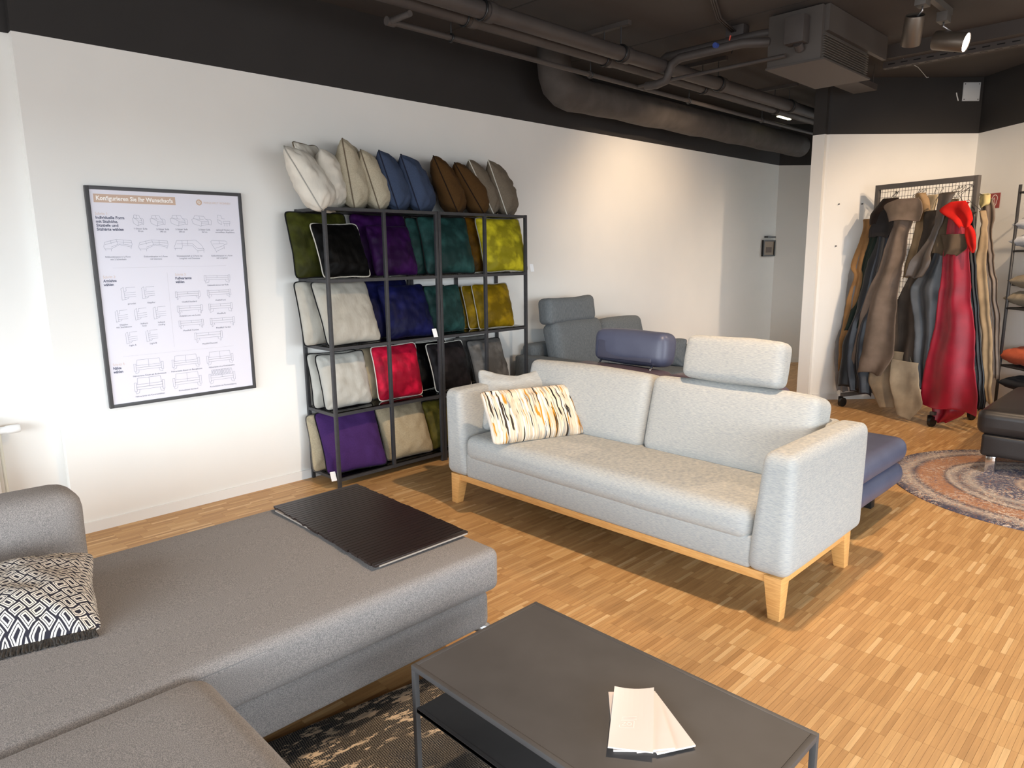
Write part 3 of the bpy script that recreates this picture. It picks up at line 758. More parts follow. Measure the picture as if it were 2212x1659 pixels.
def prect(name, x0, z0, x1, z1, m): return MB().box((PX+x0, PY+.0024, PZ0-z1), (PX+x1, PY+.0032, PZ0-z0)).obj(name, m, P)
prect('heading_banner', .037, .035, .453, .079, gold)
ptxt('heading', 'Konfigurieren Sie Ihr Wunschsofa', .048, .0665, .031, printw, width=.39, bold=.0009, d=.0012)
mb = MB(); ring = [(PX+.585+.017*math.cos(a), PY+.0026, PZ0-.058+.017*math.sin(a)) for a in [2*math.pi*k/40 for k in range(40)]]
mb.add([(PX+.585, PY+.0026, PZ0-.058)]+ring, [(0, 1+(k+1) % 40, 1+k) for k in range(40)]); mb.obj('logo_disc', gold, P)
lines_mesh('logo_weave', [(-.011, -.004, -.002, .008), (-.006, -.009, .004, .006), (0, -.011, .009, .003), (-.010, .006, .006, -.009), (-.004, .010, .011, -.005)], .0022, printw, PM(.585, .058, .0012), P)
ptxt('logo_name', 'MARQUARDT WOHNEN', .611, .064, .017, golds, width=.157)
def head(n, x, z, lines):
    ptxt('step_title', 'Schritt %d:' % n, x, z, .021, golds, width=.062)
    for i, l in enumerate(lines): ptxt('step_text', l, x, z+.0205*(i+1), .0205, ink, width=.0082*len(l), bold=.0005)
head(1, .036, .1435, ['Individuelle Form', 'mit Sitzhöhe,', 'Sitztiefe und', 'Sitzhärte wählen'])
head(2, .039, .479, ['Armlehne', 'wählen']); head(3, .412, .476, ['Fußvariante', 'wählen']); head(4, .037, .958, ['Nähte', 'wählen'])
def cap(x, z, *ls):
    for i, l in enumerate(ls): ptxt('caption', l, x, z+.0135*i, .0125, ink, 'CENTER', width=.0052*len(l))
cap(.253, .217, '1-Sitzer Sofa', '90 cm'); cap(.370, .218, '2-Sitzer Sofa', '140 cm'); cap(.473, .217, '2-Sitzer Sofa', '200 cm'); cap(.602, .217, '2-Sitzer Sofa', '260 cm'); cap(.723, .217, 'optional: Hocker und', 'verstellbare Kopflehne')
cap(.125, .369, 'Eckkombination in L-Form', 'mit 2 Schenkeln'); cap(.319, .369, 'Eckkombination in L-Form', 'mit Ottomane'); cap(.504, .368, 'Wohnlandschaft in U-Form mit', 'Longchair und Ottomane'); cap(.693, .368, 'Eckkombination in L-Form', 'mit Longchair')
cap(.168, .625, 'gerundet'); cap(.27, .624, 'klappbar'); cap(.116, .738, 'klappbar', 'mit Steckkissen'); cap(.221, .739, 'kubisch', 'hoch'); cap(.313, .739, 'kubisch', 'niedrig'); cap(.15, .856, 'Light A'); cap(.258, .855, 'Light B')
for x, z, s_ in ((.655, .541, 'Edelstahlrahmen zur Kufe'), (.479, .631, 'Holzfuß Standard'), (.662, .631, 'Holzfuß Lara'), (.475, .712, 'Holzfuß Lara mit Leiste'), (.66, .711, 'Metallkufe'), (.473, .798, 'Metallfuß Carmini'), (.665, .797, 'Metallfuß Verdasi'), (.575, .886, 'Metallfuß Diamond'),
                 (.222, 1.032, 'Nähvariante Kissen als Bodenkissen'), (.428, 1.031, 'Nähvariante Kissen als Bezugkissen'), (.635, 1.032, 'Nähvariante ohne Kontrastnähte'), (.214, 1.149, 'Nähvariante mit Kontrastnähten'), (.426, 1.148, 'Rückenkissen Standard'), (.634, 1.15, 'Rückenkissen mit Rautensteppung')): cap(x, z, s_)
lines_mesh('rule', [(.092, -.424, .711, -.423)], .001, rule, PM(0, 0), P); lines_mesh('rule', [(.37, -.454, .37, -.885)], .001, rule, PM(0, 0), P); lines_mesh('rule', [(.093, -.911, .717, -.911)], .001, rule, PM(0, 0), P)
def drawing(x0, z0, x1, z1, polys, w=.0011):
    segs = []
    for p in polys:
        for a, b in zip(p[:-1], p[1:]): segs.append((x0+(x1-x0)*a[0], -(z0+(z1-z0)*a[1]), x0+(x1-x0)*b[0], -(z0+(z1-z0)*b[1])))
    return lines_mesh('drawing', segs, w, inkl, PM(0, 0), P)
rc = lambda a, b, c, d: [(a, b), (c, b), (c, d), (a, d), (a, b)]
three = [[(0, .35), (.12, .25), (.5, .55), (.45, 1), (.05, .75), (0, .35)], [(.1, .25), (.15, 0), (.62, .02), (.7, .3), (.95, .33), (1, .45), (.97, .85), (.85, .8), (.83, .42), (.7, .3)], [(.5, .55), (.85, .5)], [(.48, .7), (.84, .65)], [(.46, .95), (.85, .78)], [(.15, .3), (.6, .35)], [(.38, .02), (.42, .34)]]
for b_ in ((.218, .139, .273, .199), (.308, .139, .388, .198), (.415, .135, .511, .195), (.535, .135, .648, .194)): drawing(*b_, three)
drawing(.684, .126, .758, .192, [[(.05, .3), (.05, 0), (.3, .05), (.35, .3), (.6, .35)], [(0, .4), (.3, .55), (.3, .85), (.05, .7), (0, .4)], rc(.45, .55, 1, .75), [(.55, .75), (.55, 1)], [(.75, .75), (.75, 1)], [(.95, .75), (.95, .95)]])
L1 = [[(0, .6), (.05, .25), (.45, .02), (.98, .1), (1, .4), (.97, .65), (.55, .45), (.25, .8), (.02, .8), (0, .6)], [(.05, .45), (.45, .2), (.98, .3)], [(.25, .65), (.55, .38), (.97, .5)], [(.25, .1), (.27, .4)], [(.45, .02), (.5, .4)], [(.7, .05), (.7, .4)], [(.25, .8), (.25, 1)], [(.05, .8), (.06, .95)], [(.95, .65), (.95, .8)]]
drawing(.06, .271, .202, .335, L1); drawing(.234, .272, .391, .336, L1)
drawing(.422, .273, .595, .345, [[(0, .6), (.1, .05), (.6, .02), (.72, .0), (.9, .4), (.98, .8), (.75, .85), (.6, .45), (.28, .45), (.25, .65), (0, .65)], [(.1, .3), (.6, .28), (.75, .65), (.98, .7)], [(.27, .04), (.27, .45)], [(.45, .03), (.45, .45)], [(.76, .85), (.76, 1)], [(.96, .82), (.96, 1)], [(.03, .65), (.03, .8)], [(.24, .65), (.24, .8)]])
drawing(.633, .274, .73, .346, [[(0, .1), (.1, 0), (.9, .05), (1, .15), (1, .3), (.8, .35), (.8, .6), (.3, .9), (.05, .3), (0, .1)], [(.1, .3), (.8, .25)], [(.25, .65), (.8, .42)], [(.5, .02), (.55, .25)], [(.3, .9), (.31, 1)], [(.8, .6), (.8, .7)]])
def armd(x0, z0, x1, z1, k):
    p = [[(.0+.03*k % .1, .08), (.18, .0), (.22, .9), (.02, .95), (.0, .08)], [(.22, .3), (.35, .28), (.35, .02), (1, .0)], [(.22, .42), (1, .38)], [(.22, .58), (1, .55)], [(.22, .75), (1, .7)], [(.22, .9), (.45, .85), (.5, .74)]]
    drawing(x0, z0, x1, z1, p)
for k, b_ in enumerate(((.12, .531, .194, .604), (.226, .531, .293, .602), (.079, .654, .141, .722), (.177, .649, .24, .718), (.275, .646, .343, .719), (.119, .777, .179, .846), (.224, .775, .287, .844))): armd(*b_, k)
low = [rc(0, .1, .07, .75), rc(.93, .1, 1, .75), rc(.07, .15, .93, .38), rc(.07, .38, .93, .62), [(.5, .15), (.5, .38)]]
lega = [[(.05, .75), (.06, 1), (.09, 1), (.1, .75)], [(.9, .75), (.91, 1), (.94, 1), (.95, .75)], [(.16, .62), (.17, .85)], [(.83, .62), (.84, .85)]]
legb = [[(.04, .75), (.04, 1), (.16, .92), (.18, .66)], [(.96, .75), (.96, 1), (.84, .92), (.82, .66)]]
for k, b_ in enumerate(((.576, .474, .73, .523), (.404, .562, .544, .612), (.586, .56, .728, .612), (.407, .643, .55, .698), (.588, .641, .73, .698), (.408, .73, .549, .783), (.589, .727, .737, .784), (.491, .807, .655, .87))): drawing(*b_, low+(legb if k in (0, 4) else lega))
high = [rc(0, .3, .07, .85), rc(.93, .3, 1, .85), [(.1, .4), (.12, .02), (.88, .02), (.9, .4)], [(.5, .02), (.5, .58)], rc(.07, .42, .93, .58), rc(.07, .58, .93, .74)] + [[(.04, .85), (.04, 1), (.14, .95), (.16, .76)], [(.96, .85), (.96, 1), (.86, .95), (.84, .76)]]
for k, b_ in enumerate(((.143, .936, .30, 1.014), (.348, .936, .506, 1.014), (.548, .934, .709, 1.014), (.135, 1.039, .296, 1.13), (.343, 1.041, .507, 1.13), (.552, 1.044, .712, 1.13))):
    hx = list(high)
    if k == 5: hx += [[(.12+.06*i, .02), (.18+.06*i, .4)] for i in range(12)] + [[(.18+.06*i, .02), (.12+.06*i, .4)] for i in range(12)]
    drawing(*b_, hx, .0014 if k == 3 else .0011)

# ------------------------------------------------------------------ radiator in the niche at the far left
RA = thing('radiator', (.3, 4.30, .1), 'white panel radiator with thermostat valve in the niche at the left', 'radiator')
rbox('panel', (-.5, 4.24, .12), (.545, 4.315, .72), .015, trimw, RA, seg=6)
MB().tube([(.545, 4.285, .648), (.572, 4.285, .648), (.574, 4.285, .648), (.60, 4.285, .648), (.604, 4.285, .648), (.655, 4.285, .648), (.663, 4.285, .648)], [.012, .014, .019, .019, .022, .022, .019], 20).obj('thermostat', trimw, RA, auto=True)
MB().tube([(.572, 4.285, .64), (.572, 4.285, .05), (.572, 4.285, .0)], .008, 10).obj('supply_pipe', mat('cream_pipe', (226, 222, 206), .5), RA, True)

# ------------------------------------------------------------------ grey two-seat sofa far back at the wall
gwool = mat('slate_wool', (118, 122, 124), .92, (102, 106, 108), 60, (3, 3, .6), bump=.2, bscale=380, sheen=.12, spec=.15)
F = thing('sofa', (5.0, 3.75, 0), 'slate grey two-seat sofa with adjustable headrest standing against the wall', 'sofa')
rbox('base', (4.22, 3.35, .12), (5.82, 4.22, .30), .03, gwool, F, seg=8)
rbox('seat_cushion', (4.36, 3.33, .295), (5.02, 4.1, .45), .04, gwool, F, (0, 0, .015), .003)
rbox('seat_cushion', (5.025, 3.33, .295), (5.68, 4.1, .45), .04, gwool, F, (0, 0, .015), .003)
rbox('armrest', (4.20, 3.36, .12), (4.35, 4.23, .645), .02, gwool, F)
rbox('armrest', (5.685, 3.36, .12), (5.835, 4.23, .645), .02, gwool, F)
rbox('back_frame', (4.30, 4.10, .25), (5.74, 4.25, .735), .04, gwool, F)
Mx = rot_about((0, 3.85, .45), 'X', R(-14))
rbox('back_cushion', (4.37, 3.80, .445), (5.01, 3.98, .945), .06, gwool, F, (0, .02, .015), .006, 5, M=Mx, seed=1)
rbox('back_cushion', (5.02, 3.83, .445), (5.66, 4.01, .925), .06, gwool, F, (0, .02, .015), .006, 5, M=Mx, seed=2)
Mx = rot_about((0, 4.05, .92), 'X', R(-6))
rbox('headrest', (4.33, 3.93, .898), (4.95, 4.08, 1.13), .05, gwool, F, (0, .012, -.012), .006, 6, M=Mx, seed=3)
for x in (4.3, 5.74):
    for y in (3.45, 4.15): MB().tube([(x, y, 0), (x, y, .13)], [.012, .018], 10).obj('leg', alu, F, True)
cushion('arm_cushion', .34, .26, .12, gwool, None, 81, 'small slate grey cushion leaning on the far sofa arm', None, loc=(5.60, 3.62, .455), yaw=-70, lean=16)

# ------------------------------------------------------------------ blue leather sofa seen from behind
blue = mat('blue_leather', (80, 85, 106), .42, (73, 77, 98), 6, bump=.12, bscale=160, spec=.5)
plum = mat('plum_leather', (88, 78, 90), .42, (80, 70, 82), 6, bump=.12, bscale=160, spec=.5)
BL = thing('leather_sofa', (4.0, 2.2, 0), 'blue leather sofa with its back to the light sofa', 'sofa')
rbox('seat_cushion', (3.66, 1.19, .285), (4.42, 3.15, .43), .065, blue, BL, (0, 0, .012), .002, 4, seg=14)
rbox('seat_base', (3.64, 1.20, .140), (4.42, 3.14, .284), .066, blue, BL, (0, 0, 0), .002, 4, seg=12)
rbox('backrest', (3.60, 2.375, .30), (3.80, 3.12, .765), .055, plum, BL, (.01, 0, .01), .003, 4)
rbox('backrest', (3.60, 1.62, .30), (3.80, 2.365, .765), .055, plum, BL, (.01, 0, .01), .003, 4)
Mx = rot_about((3.74, 0, .79), 'Y', R(8))
hd = rbox('headrest', (3.69, 2.42, .790), (3.86, 2.975, 1.0), .05, blue, BL, (.012, .008, .012), .005, 6, M=Mx, seed=2)
rbox('back_plate', (3.684, 2.50, .805), (3.70, 2.93, .925), .006, mat('navy_panel', (66, 68, 86), .45), hd, seg=4, M=Mx)
for y in (2.50, 2.91): MB().tube([(3.66, y, .755), (3.69, y, .775), (3.72, y, .80)], .007, 8).obj('headrest_rod', chrome, BL, True)
for (x, y) in ((3.72, 1.36), (4.28, 1.36), (3.72, 3.0), (4.28, 3.0)): box('foot', (x-.03, y-.04, 0), (x+.03, y+.04, .15), blackplastic, BL, .004)

# ------------------------------------------------------------------ black leather seat at the right edge
bleather = mat('black_leather', (42, 38, 37), .38, (36, 32, 31), 7, bump=.1, bscale=180, spec=.5)
BK = thing('leather_bench', (6.1, .4, 0), 'black leather seat on chrome legs standing on the round carpet', 'seat')
rbox('seat_cushion', (5.44, .22, .275), (6.60, 1.085, .445), .055, bleather, BK, (0, 0, .02), .003, 4, seg=12)
rbox('seat_base', (5.47, .25, .125), (6.57, 1.05, .275), .02, bleather, BK, seg=8)
for (x, y) in ((5.5, .985), (5.5, .32), (6.53, .985), (6.53, .32)): box('leg', (x-.028, y-.028, .0095), (x+.028, y+.028, .126), chrome, BK, .003)

# ------------------------------------------------------------------ tube shelf with cushions at the right edge
RS = thing('tube_shelf', (7.1, 1.1, 0), 'black tube shelf standing along the right wall', 'shelf')
cdv = Vector((CD.x, CD.y, 0)); cn = Vector((-.743, .669, 0))
p0 = Vector((7.27, 1.32, 0)); dep = -cn*.26
for a in (0, .95):
    for d_ in (0, 1):
        q_ = p0+cdv*a+dep*d_; MB().cyl(q_, q_+Vector((0, 0, 2.02)), .0125, 12).obj('post', steel, RS, True)
for z in (1.955, 1.475, .995, .50):
    for d_ in (0, 1): MB().cyl(p0+dep*d_+Vector((0, 0, z)), p0+dep*d_+cdv*.95+Vector((0, 0, z)), .009, 10).obj('rung', steel, RS, True)
    for a in (0, .95): MB().cyl(p0+cdv*a+Vector((0, 0, z)), p0+cdv*a+dep+Vector((0, 0, z)), .008, 10).obj('side_rung', steel, RS, True)
    if z < 1.9:
        mb = MB(); c0 = [p0+cdv*.01+dep*.06, p0+cdv*.94+dep*.06, p0+cdv*.94+dep*.94, p0+cdv*.01+dep*.94]
        mb.add([v+Vector((0, 0, z+.004)) for v in c0]+[v+Vector((0, 0, z+.010)) for v in c0], [(0, 3, 2, 1), (4, 5, 6, 7), (0, 1, 5, 4), (1, 2, 6, 5), (2, 3, 7, 6), (3, 0, 4, 7)]); mb.obj('shelf_board', steel, RS)
yawS = math.degrees(math.atan2(CD.y, CD.x))
def flat_cushion(z, s, t, m, k, lab, ofs=.0):
    c0 = p0+cdv*(.17+ofs)+dep*.5+Vector((0, 0, z+t/2))
    Mx = Matrix.Translation(c0) @ Matrix.Rotation(R(yawS), 4, 'Z') @ Matrix.Rotation(R(90), 4, 'X') @ Matrix.Translation((0, 0, -.14))
    cushion('flat_cushion', s, .28, t, m, None, 90+k, lab, 'cushions lying on the tube shelf', M=Mx)
cwhite = cotton('chalk', (214, 216, 220)); ctau = cotton('mushroom', (150, 138, 118)); cor_ = cotton('coral', (196, 96, 66)); cch = cotton('charcoal', (52, 54, 58))
flat_cushion(1.485+.145, .44, .13, cwhite, 0, 'white cushion lying uppermost on the tube shelf', .0)
flat_cushion(1.488, .44, .14, cwhite, 1, 'white cushion lying under another white one on the tube shelf', -.02)
flat_cushion(1.006+.15, .44, .14, ctau, 2, 'mushroom cushion lying on the middle board of the tube shelf', .02)
flat_cushion(1.008, .44, .14, ctau, 3, 'mushroom cushion lying beneath the other one on the tube shelf', -.01)
flat_cushion(.512, .44, .15, cor_, 4, 'coral orange cushion lying on the tube shelf', -.02)
flat_cushion(.29, .42, .13, cch, 5, 'charcoal cushion under the lowest board behind the black seat', .02)

# ------------------------------------------------------------------ leather hides on a wheeled rack
RK = thing('hide_rack', (7.1, 2.0, 0), 'wheeled metal grid rack carrying the leather hides', 'rack')
HL = Vector((7.25, 2.44, 0)); hu = Vector((-.338, -.941, 0)); hn = Vector((-.941, .338, 0)); LEN = .955
MRK = Matrix(((hu.x, hn.x, 0, HL.x), (hu.y, hn.y, 0, HL.y), (0, 0, 1, 0), (0, 0, 0, 1)))
rsteel = mat('rack_steel', (84, 80, 78), .45)
rb = lambda nm, a, b, m_=rsteel: box(nm, a, b, m_, RK, .002, MRK)
rb('post', (0, -.02, .13), (.035, .02, 2.093)); rb('post', (LEN-.035, -.02, .13), (LEN, .02, 2.093))
rb('top_bar', (.035, -.02, 2.05), (LEN-.035, .02, 2.093)); rb('bottom_bar', (.035, -.02, .13), (LEN-.035, .02, .165))
rb('foot_bar', (0, -.28, .10), (.04, .28, .13)); rb('foot_bar', (LEN-.04, -.28, .10), (LEN, .28, .13))
mb = MB()
k = .035+.028
while k < LEN-.035: mb.cyl(MRK @ Vector((k, 0, .165)), MRK @ Vector((k, 0, 2.05)), .0016, 4); k += .029
z = .2
while z < 2.05: mb.cyl(MRK @ Vector((.035, .0, z)), MRK @ Vector((LEN-.035, .0, z)), .0016, 4); z += .048
o = mb.obj('wire_grid', blackplastic, RK); o['kind'] = 'stuff'
for s_ in (.02, LEN-.02):
    for n_ in (-.27, .27):
        c0 = MRK @ Vector((s_, n_, .045))
        w_ = MB().cyl(c0-hu*.014, c0+hu*.014, .045, 20).obj('caster_wheel', blackplastic, RK, auto=True)
        MB().box((s_-.024, n_-.03, .04), (s_-.016, n_+.03, .10), MRK).obj('caster_fork', blackplastic, w_)
def hide_mat(nm, rgb, leather=False):
    r2 = tuple(int(c*.84) for c in rgb)
    return mat('hide_'+nm, rgb, .42 if leather else .85, r2, 7, bump=.15, bscale=170, spec=.45 if leather else .15, sheen=0 if leather else .15)
HM = dict(tan=hide_mat('tan', (150, 112, 72)), greyb=hide_mat('greyb', (128, 124, 122)), green=hide_mat('green', (34, 44, 38)), blackl=hide_mat('blackl', (32, 33, 36), True), navy=hide_mat('navy', (30, 33, 42), True), dbrown=hide_mat('dbrown', (44, 34, 30)), char=hide_mat('char', (52, 48, 47)), taupe=hide_mat('taupe', (122, 106, 94)), beige=hide_mat('beige', (172, 142, 106)), cream=hide_mat('cream', (208, 186, 152)), suede=hide_mat('suede', (78, 68, 60)), strip=hide_mat('strip', (86, 76, 68), True), collar=hide_mat('collar', (98, 84, 66)), dgrey=hide_mat('dgrey', (70, 72, 76), True), red=hide_mat('red', (158, 22, 46), True), redf=hide_mat('redf', (204, 34, 28)), brownr=hide_mat('brownr', (92, 78, 64)), beiger=hide_mat('beiger', (176, 152, 120)), tauper=hide_mat('tauper', (124, 108, 94), True), yell=hide_mat('yell', (216, 198, 140)), pale=hide_mat('pale', (150, 134, 112)), pale2=hide_mat('pale2', (172, 158, 136)))
HID = [
('tan',(0.03,0.25),[(-.087,.014,1.788),(-.064,.018,1.663),(-.142,-.001,1.365),(-.083,.01,1.255),(-.115,.007,1.064),(-.123,.001,.838),(-.124,.001,.578),(-.099,-.003,.333)],'tan suede hide hanging at the left end of the rack'),
('greyb',(0.02,0.22),[(-.091,.01,1.648),(-.173,-.022,1.301),(-.173,-.021,1.19),(-.166,-.013,.818),(-.199,-.052,.602),(-.17,-.024,.324),(-.106,.01,.132)],'light grey hide behind the tan one at the rack end'),
('green',(0.04,0.27),[(.021,.213,1.796),(.034,.227,1.628),(-.012,.202,1.383),(-.01,.172,1.071),(-.073,.112,.909),(-.108,.089,.73)],'dark green hide between the tan and the black ones'),
('blackl',(0.06,0.29),[(.086,.325,1.911),(.086,.409,1.625),(.064,.36,1.353),(.043,.325,1.076),(.013,.317,.841),(-.062,.25,.63),(-.046,.232,.438),(-.039,.257,.198)],'long black leather hide near the left end of the rack'),
('navy',(0.08,0.31),[(.147,.284,1.851),(.166,.32,1.566),(.133,.307,1.263),(.101,.295,1.0),(.029,.237,.793),(.031,.268,.526),(.075,.319,.342),(.127,.351,.165)],'blue black leather hide left of the taupe hide'),
('dbrown',(0.10,0.33),[(.143,.296,1.962),(.077,.313,1.889),(.036,.322,1.823),(.062,.296,1.732)],'short dark brown suede piece folded over at the top left'),
('char',(0.12,0.35),[(.176,.295,1.864),(.123,.308,1.776),(.092,.308,1.702),(.091,.265,1.612)],'charcoal suede flap below the dark brown piece'),
('taupe',(0.14,0.33),[(.354,.53,1.88),(.321,.516,1.78),(.284,.481,1.607),(.255,.495,1.474),(.237,.48,1.327),(.146,.487,1.085),(.104,.5,.855),(.073,.518,.546),(.085,.439,.37)],'large taupe suede hide hanging in long folds'),
('taupe',(0.19,0.38),[(.381,.556,1.941),(.256,.603,1.893),(.302,.622,1.82),(.339,.596,1.748)],'taupe suede collar folded over the top of the large taupe hide'),
('beige',(0.08,0.20),[(.453,.539,1.985),(.467,.591,1.889),(.489,.599,1.675),(.48,.59,1.574),(.451,.562,1.444),(.431,.544,1.239)],'beige hide rolled beside the taupe collar'),
('cream',(0.05,0.15),[(.544,.651,1.963),(.532,.648,1.872),(.524,.631,1.773),(.534,.621,1.631)],'cream hide in the top middle of the rack'),
('suede',(0.12,0.24),[(.582,.726,1.825),(.589,.74,1.67),(.56,.742,1.444),(.521,.661,1.271),(.465,.671,1.095),(.42,.669,.946),(.402,.685,.722),(.384,.693,.495),(.397,.66,.395)],'dark brown suede hide hanging in the middle of the rack'),
('strip',(0.20,0.36),[(.752,.895,1.962),(.755,.856,1.855),(.741,.807,1.666),(.649,.762,1.486),(.579,.769,1.389),(.559,.715,1.26)],'narrow brown leather strip crossing the middle of the rack'),
('collar',(0.16,0.32),[(.806,.892,1.907),(.756,.962,1.772),(.719,1.005,1.622),(.733,.963,1.54),(.731,.892,1.458)],'olive brown suede collar left of the red flap'),
('dgrey',(0.14,0.28),[(.75,.837,1.802),(.764,.851,1.61),(.724,.835,1.388),(.612,.838,1.218),(.598,.834,1.103),(.673,.846,.819),(.708,.852,.53),(.783,.855,.294)],'dark grey leather hide left of the red one'),
('red',(0.20,0.33),[(.865,.997,1.873),(.865,1.04,1.632),(.865,1.074,1.444),(.87,1.142,1.119),(.862,1.212,.778),(.837,1.265,.501),(.819,1.316,.236),(.817,1.327,.179)],'long crimson red leather hide at the front of the rack'),
('redf',(0.26,0.40),[(.919,1.022,1.881),(.83,1.072,1.812),(.955,1.111,1.728),(1.016,1.1,1.668)],'bright red suede flap folded over the top of the crimson hide'),
('red',(0.17,0.26),[(.888,1.186,.253),(.892,1.177,.223),(.916,1.172,.153),(.941,1.031,.047)],'red hide hem showing under the crimson hide'),
('brownr',(0.23,0.38),[(.828,1.059,1.619),(.86,1.069,1.552),(.876,1.071,1.498),(.89,1.01,1.449)],'brown leather edge lying over the crimson hide'),
('redf',(0.25,0.40),[(1.04,1.093,1.681),(1.049,1.136,1.615),(1.082,1.155,1.536),(1.112,1.145,1.471)],'red suede tongue hanging beneath the bright red flap'),
('blackl',(0.12,0.22),[(.941,1.017,1.792),(.971,1.053,1.631),(1.025,1.093,1.389),(1.115,1.169,.988),(1.191,1.258,.587),(1.259,1.331,.206)],'black leather hide right of the crimson one'),
('beiger',(0.04,0.12),[(.998,1.058,1.804),(1.027,1.088,1.683),(1.018,1.098,1.55),(1.016,1.119,1.388),(1.068,1.169,1.119),(1.142,1.228,.823),(1.2,1.285,.444),(1.252,1.318,.256)],'beige hide hanging at the right end of the rack'),
('tauper',(-0.10,-0.18),[(.919,1.007,1.911),(.918,1.044,1.755),(.947,1.035,1.659),(1.007,1.075,1.357),(1.055,1.119,1.11),(1.092,1.164,.832),(1.136,1.196,.409)],'brown leather hide on the back of the rack at the right'),
('yell',(-0.05,-0.10),[(.933,1.015,1.942),(.927,1.016,1.869),(.937,.978,1.837)],'pale yellow hide corner behind the right rack post'),
('pale',(0.10,0.28),[(.334,.631,.596),(.299,.696,.492),(.292,.72,.432),(.297,.757,.298),(.366,.789,.2),(.455,.715,.079)],'pale brown hide end trailing on the floor under the rack'),
('pale2',(0.12,0.33),[(.497,.767,.528),(.497,.783,.432),(.541,.84,.283),(.594,.86,.171),(.642,.761,.032)],'pale grey beige hide end pointing down to the floor'),
]
def spline(a, t):
    n = len(a)-1; x = t*n; i = min(int(x), n-1); f = x-i
    p0_, p1_, p2_, p3_ = a[max(i-1, 0)], a[i], a[i+1], a[min(i+2, n)]
    return tuple(.5*((2*q1)+(-q0+q2)*f+(2*q0-5*q1+4*q2-q3)*f*f+(-q0+3*q1-3*q2+q3)*f**3) for q0, q1, q2, q3 in zip(p0_, p1_, p2_, p3_))
for k, (mn, (da, db), rows, lab) in enumerate(HID):
    d_ = da
    NR, NC = max(14, len(rows)*6), 28; vs = []; fs = []
    hgt = rows[0][2]-rows[-1][2]; sd = k*2.37
    nf = .7+.9*random.random()+(.5 if hgt > 1 else 0)
    for i in range(NR+1):
        t = i/NR; a, b, z = spline(rows, t)
        wdt = b-a; d_ = da+(db-da)*(1-max(z, 0)/2)
        a += .010*noise.noise(Vector((z*7, k*1.9, 3)))+.006*noise.noise(Vector((z*19, k, 5))); wdt += .012*noise.noise(Vector((z*8, k*2.7, 9)))
        for j in range(NC+1):
            u = j/NC; s_ = a+wdt*u
            amp = min(.03, wdt*.12)*(.35+.65*t)
            ph = 2*math.pi*nf*u+sd+1.1*math.sin(t*2+sd)
            nn = d_ + amp*math.sin(ph) + .016*noise.noise(Vector((s_*4, z*2.2, k)))+ .006*noise.noise(Vector((s_*13, z*5, k)))
            nn -= .018*(2*u-1)**2*(1 if k % 2 else .3)           # edges roll back
            zz = z + .012*noise.noise(Vector((u*4, k*3.3, 1)))*(t**3) - .008*math.cos(ph)*t**4
            if i == 0: nn = d_*.75 if rows[0][2] > 1.75 else nn
            vs.append(MRK @ Vector((s_, nn, max(zz, .004))))
    for i in range(NR):
        for j in range(NC):
            a = i*(NC+1)+j; fs.append((a, a+NC+1, a+NC+2, a+1))
    o = mesh('leather_hide', vs, fs, HM[mn], None, True)
    sm = o.modifiers.new('thickness', 'SOLIDIFY'); sm.thickness = .0028; sm.offset = 0
    tag(o, lab, 'hide', 'leather hides on the rack')
    if rows[0][2] > 1.8:      # wire hook that carries it
        sc_ = (rows[0][0]+rows[0][1])/2; d_ = da+(db-da)*(1-rows[0][2]/2)
        zt = rows[0][2]-.01
        zh = 2.012 if zt < 1.99 else 2.02
        sc_ = min(max(sc_, .06), LEN-.06) if -.02 < sc_ < LEN+.1 else sc_
        pts = [MRK @ Vector(((rows[0][0]+rows[0][1])/2, d_*.75, zt)), MRK @ Vector((sc_, d_*.6, (zt+zh)/2))]
        sg = .02 if d_ >= 0 else -.02
        pts += [MRK @ Vector((sc_, sg*(1+math.cos(a))*.5, zh+.018*math.sin(a)-.01)) for a in [0, .8, 1.6, 2.4, 3.14]]
        MB().tube(pts, .0022, 5).obj('hanger_hook', blackplastic, o, True)

# ------------------------------------------------------------------ small things on the walls
sgn = thing('picture_frame', (8.94, 4.29, 1.5), 'small black-framed picture near the far wall corner', 'picture')
for a, b in (((8.775, 1.432), (8.80, 1.638)), ((9.085, 1.432), (9.11, 1.638)), ((8.80, 1.432), (9.085, 1.448)), ((8.80, 1.622), (9.085, 1.638))):
    box('frame_bar', (a[0], 4.268, a[1]), (b[0], WB-.002, b[1]), blackplastic, sgn)
box('print', (8.80, 4.28, 1.448), (9.085, 4.288, 1.622), mat('faded_print', (150, 132, 112), .6), sgn)
box('motif', (8.87, 4.2785, 1.48), (9.03, 4.281, 1.55), mat('brown_print', (92, 72, 56), .6), sgn)
cap_ = box('wall_lamp', (8.83, 4.24, 1.668), (9.05, WB-.003, 1.688), blackplastic, None, .003)
tag(cap_, 'thin black bar fixed above the small picture', 'picture light')
cu = Vector((CD.x, CD.y, 0)); cnn = Vector((-.743, .669, 0))
def onwall(c0, s_, z, d_): return Vector((c0[0], c0[1], 0))+cu*s_+cnn*d_+Vector((0, 0, z))
def plate(nm, s0, s1, z0, z1, th, m, parent=None, base=.001):
    mb = MB(); q_ = [(s0, z0), (s1, z0), (s1, z1), (s0, z1)]
    mb.add([onwall(Cc, a, z, base) for a, z in q_]+[onwall(Cc, a, z, base+th) for a, z in q_], [(0, 3, 2, 1), (4, 5, 6, 7), (0, 1, 5, 4), (1, 2, 6, 5), (2, 3, 7, 6), (3, 0, 4, 7)])
    return mb.obj(nm, m, parent)
fsn = plate('fire_hose_sign', .255, .385, 1.87, 2.007, .003, mat('sign_red', (150, 36, 34), .4)); tag(fsn, 'red fire hose sign on the right wall', 'sign')
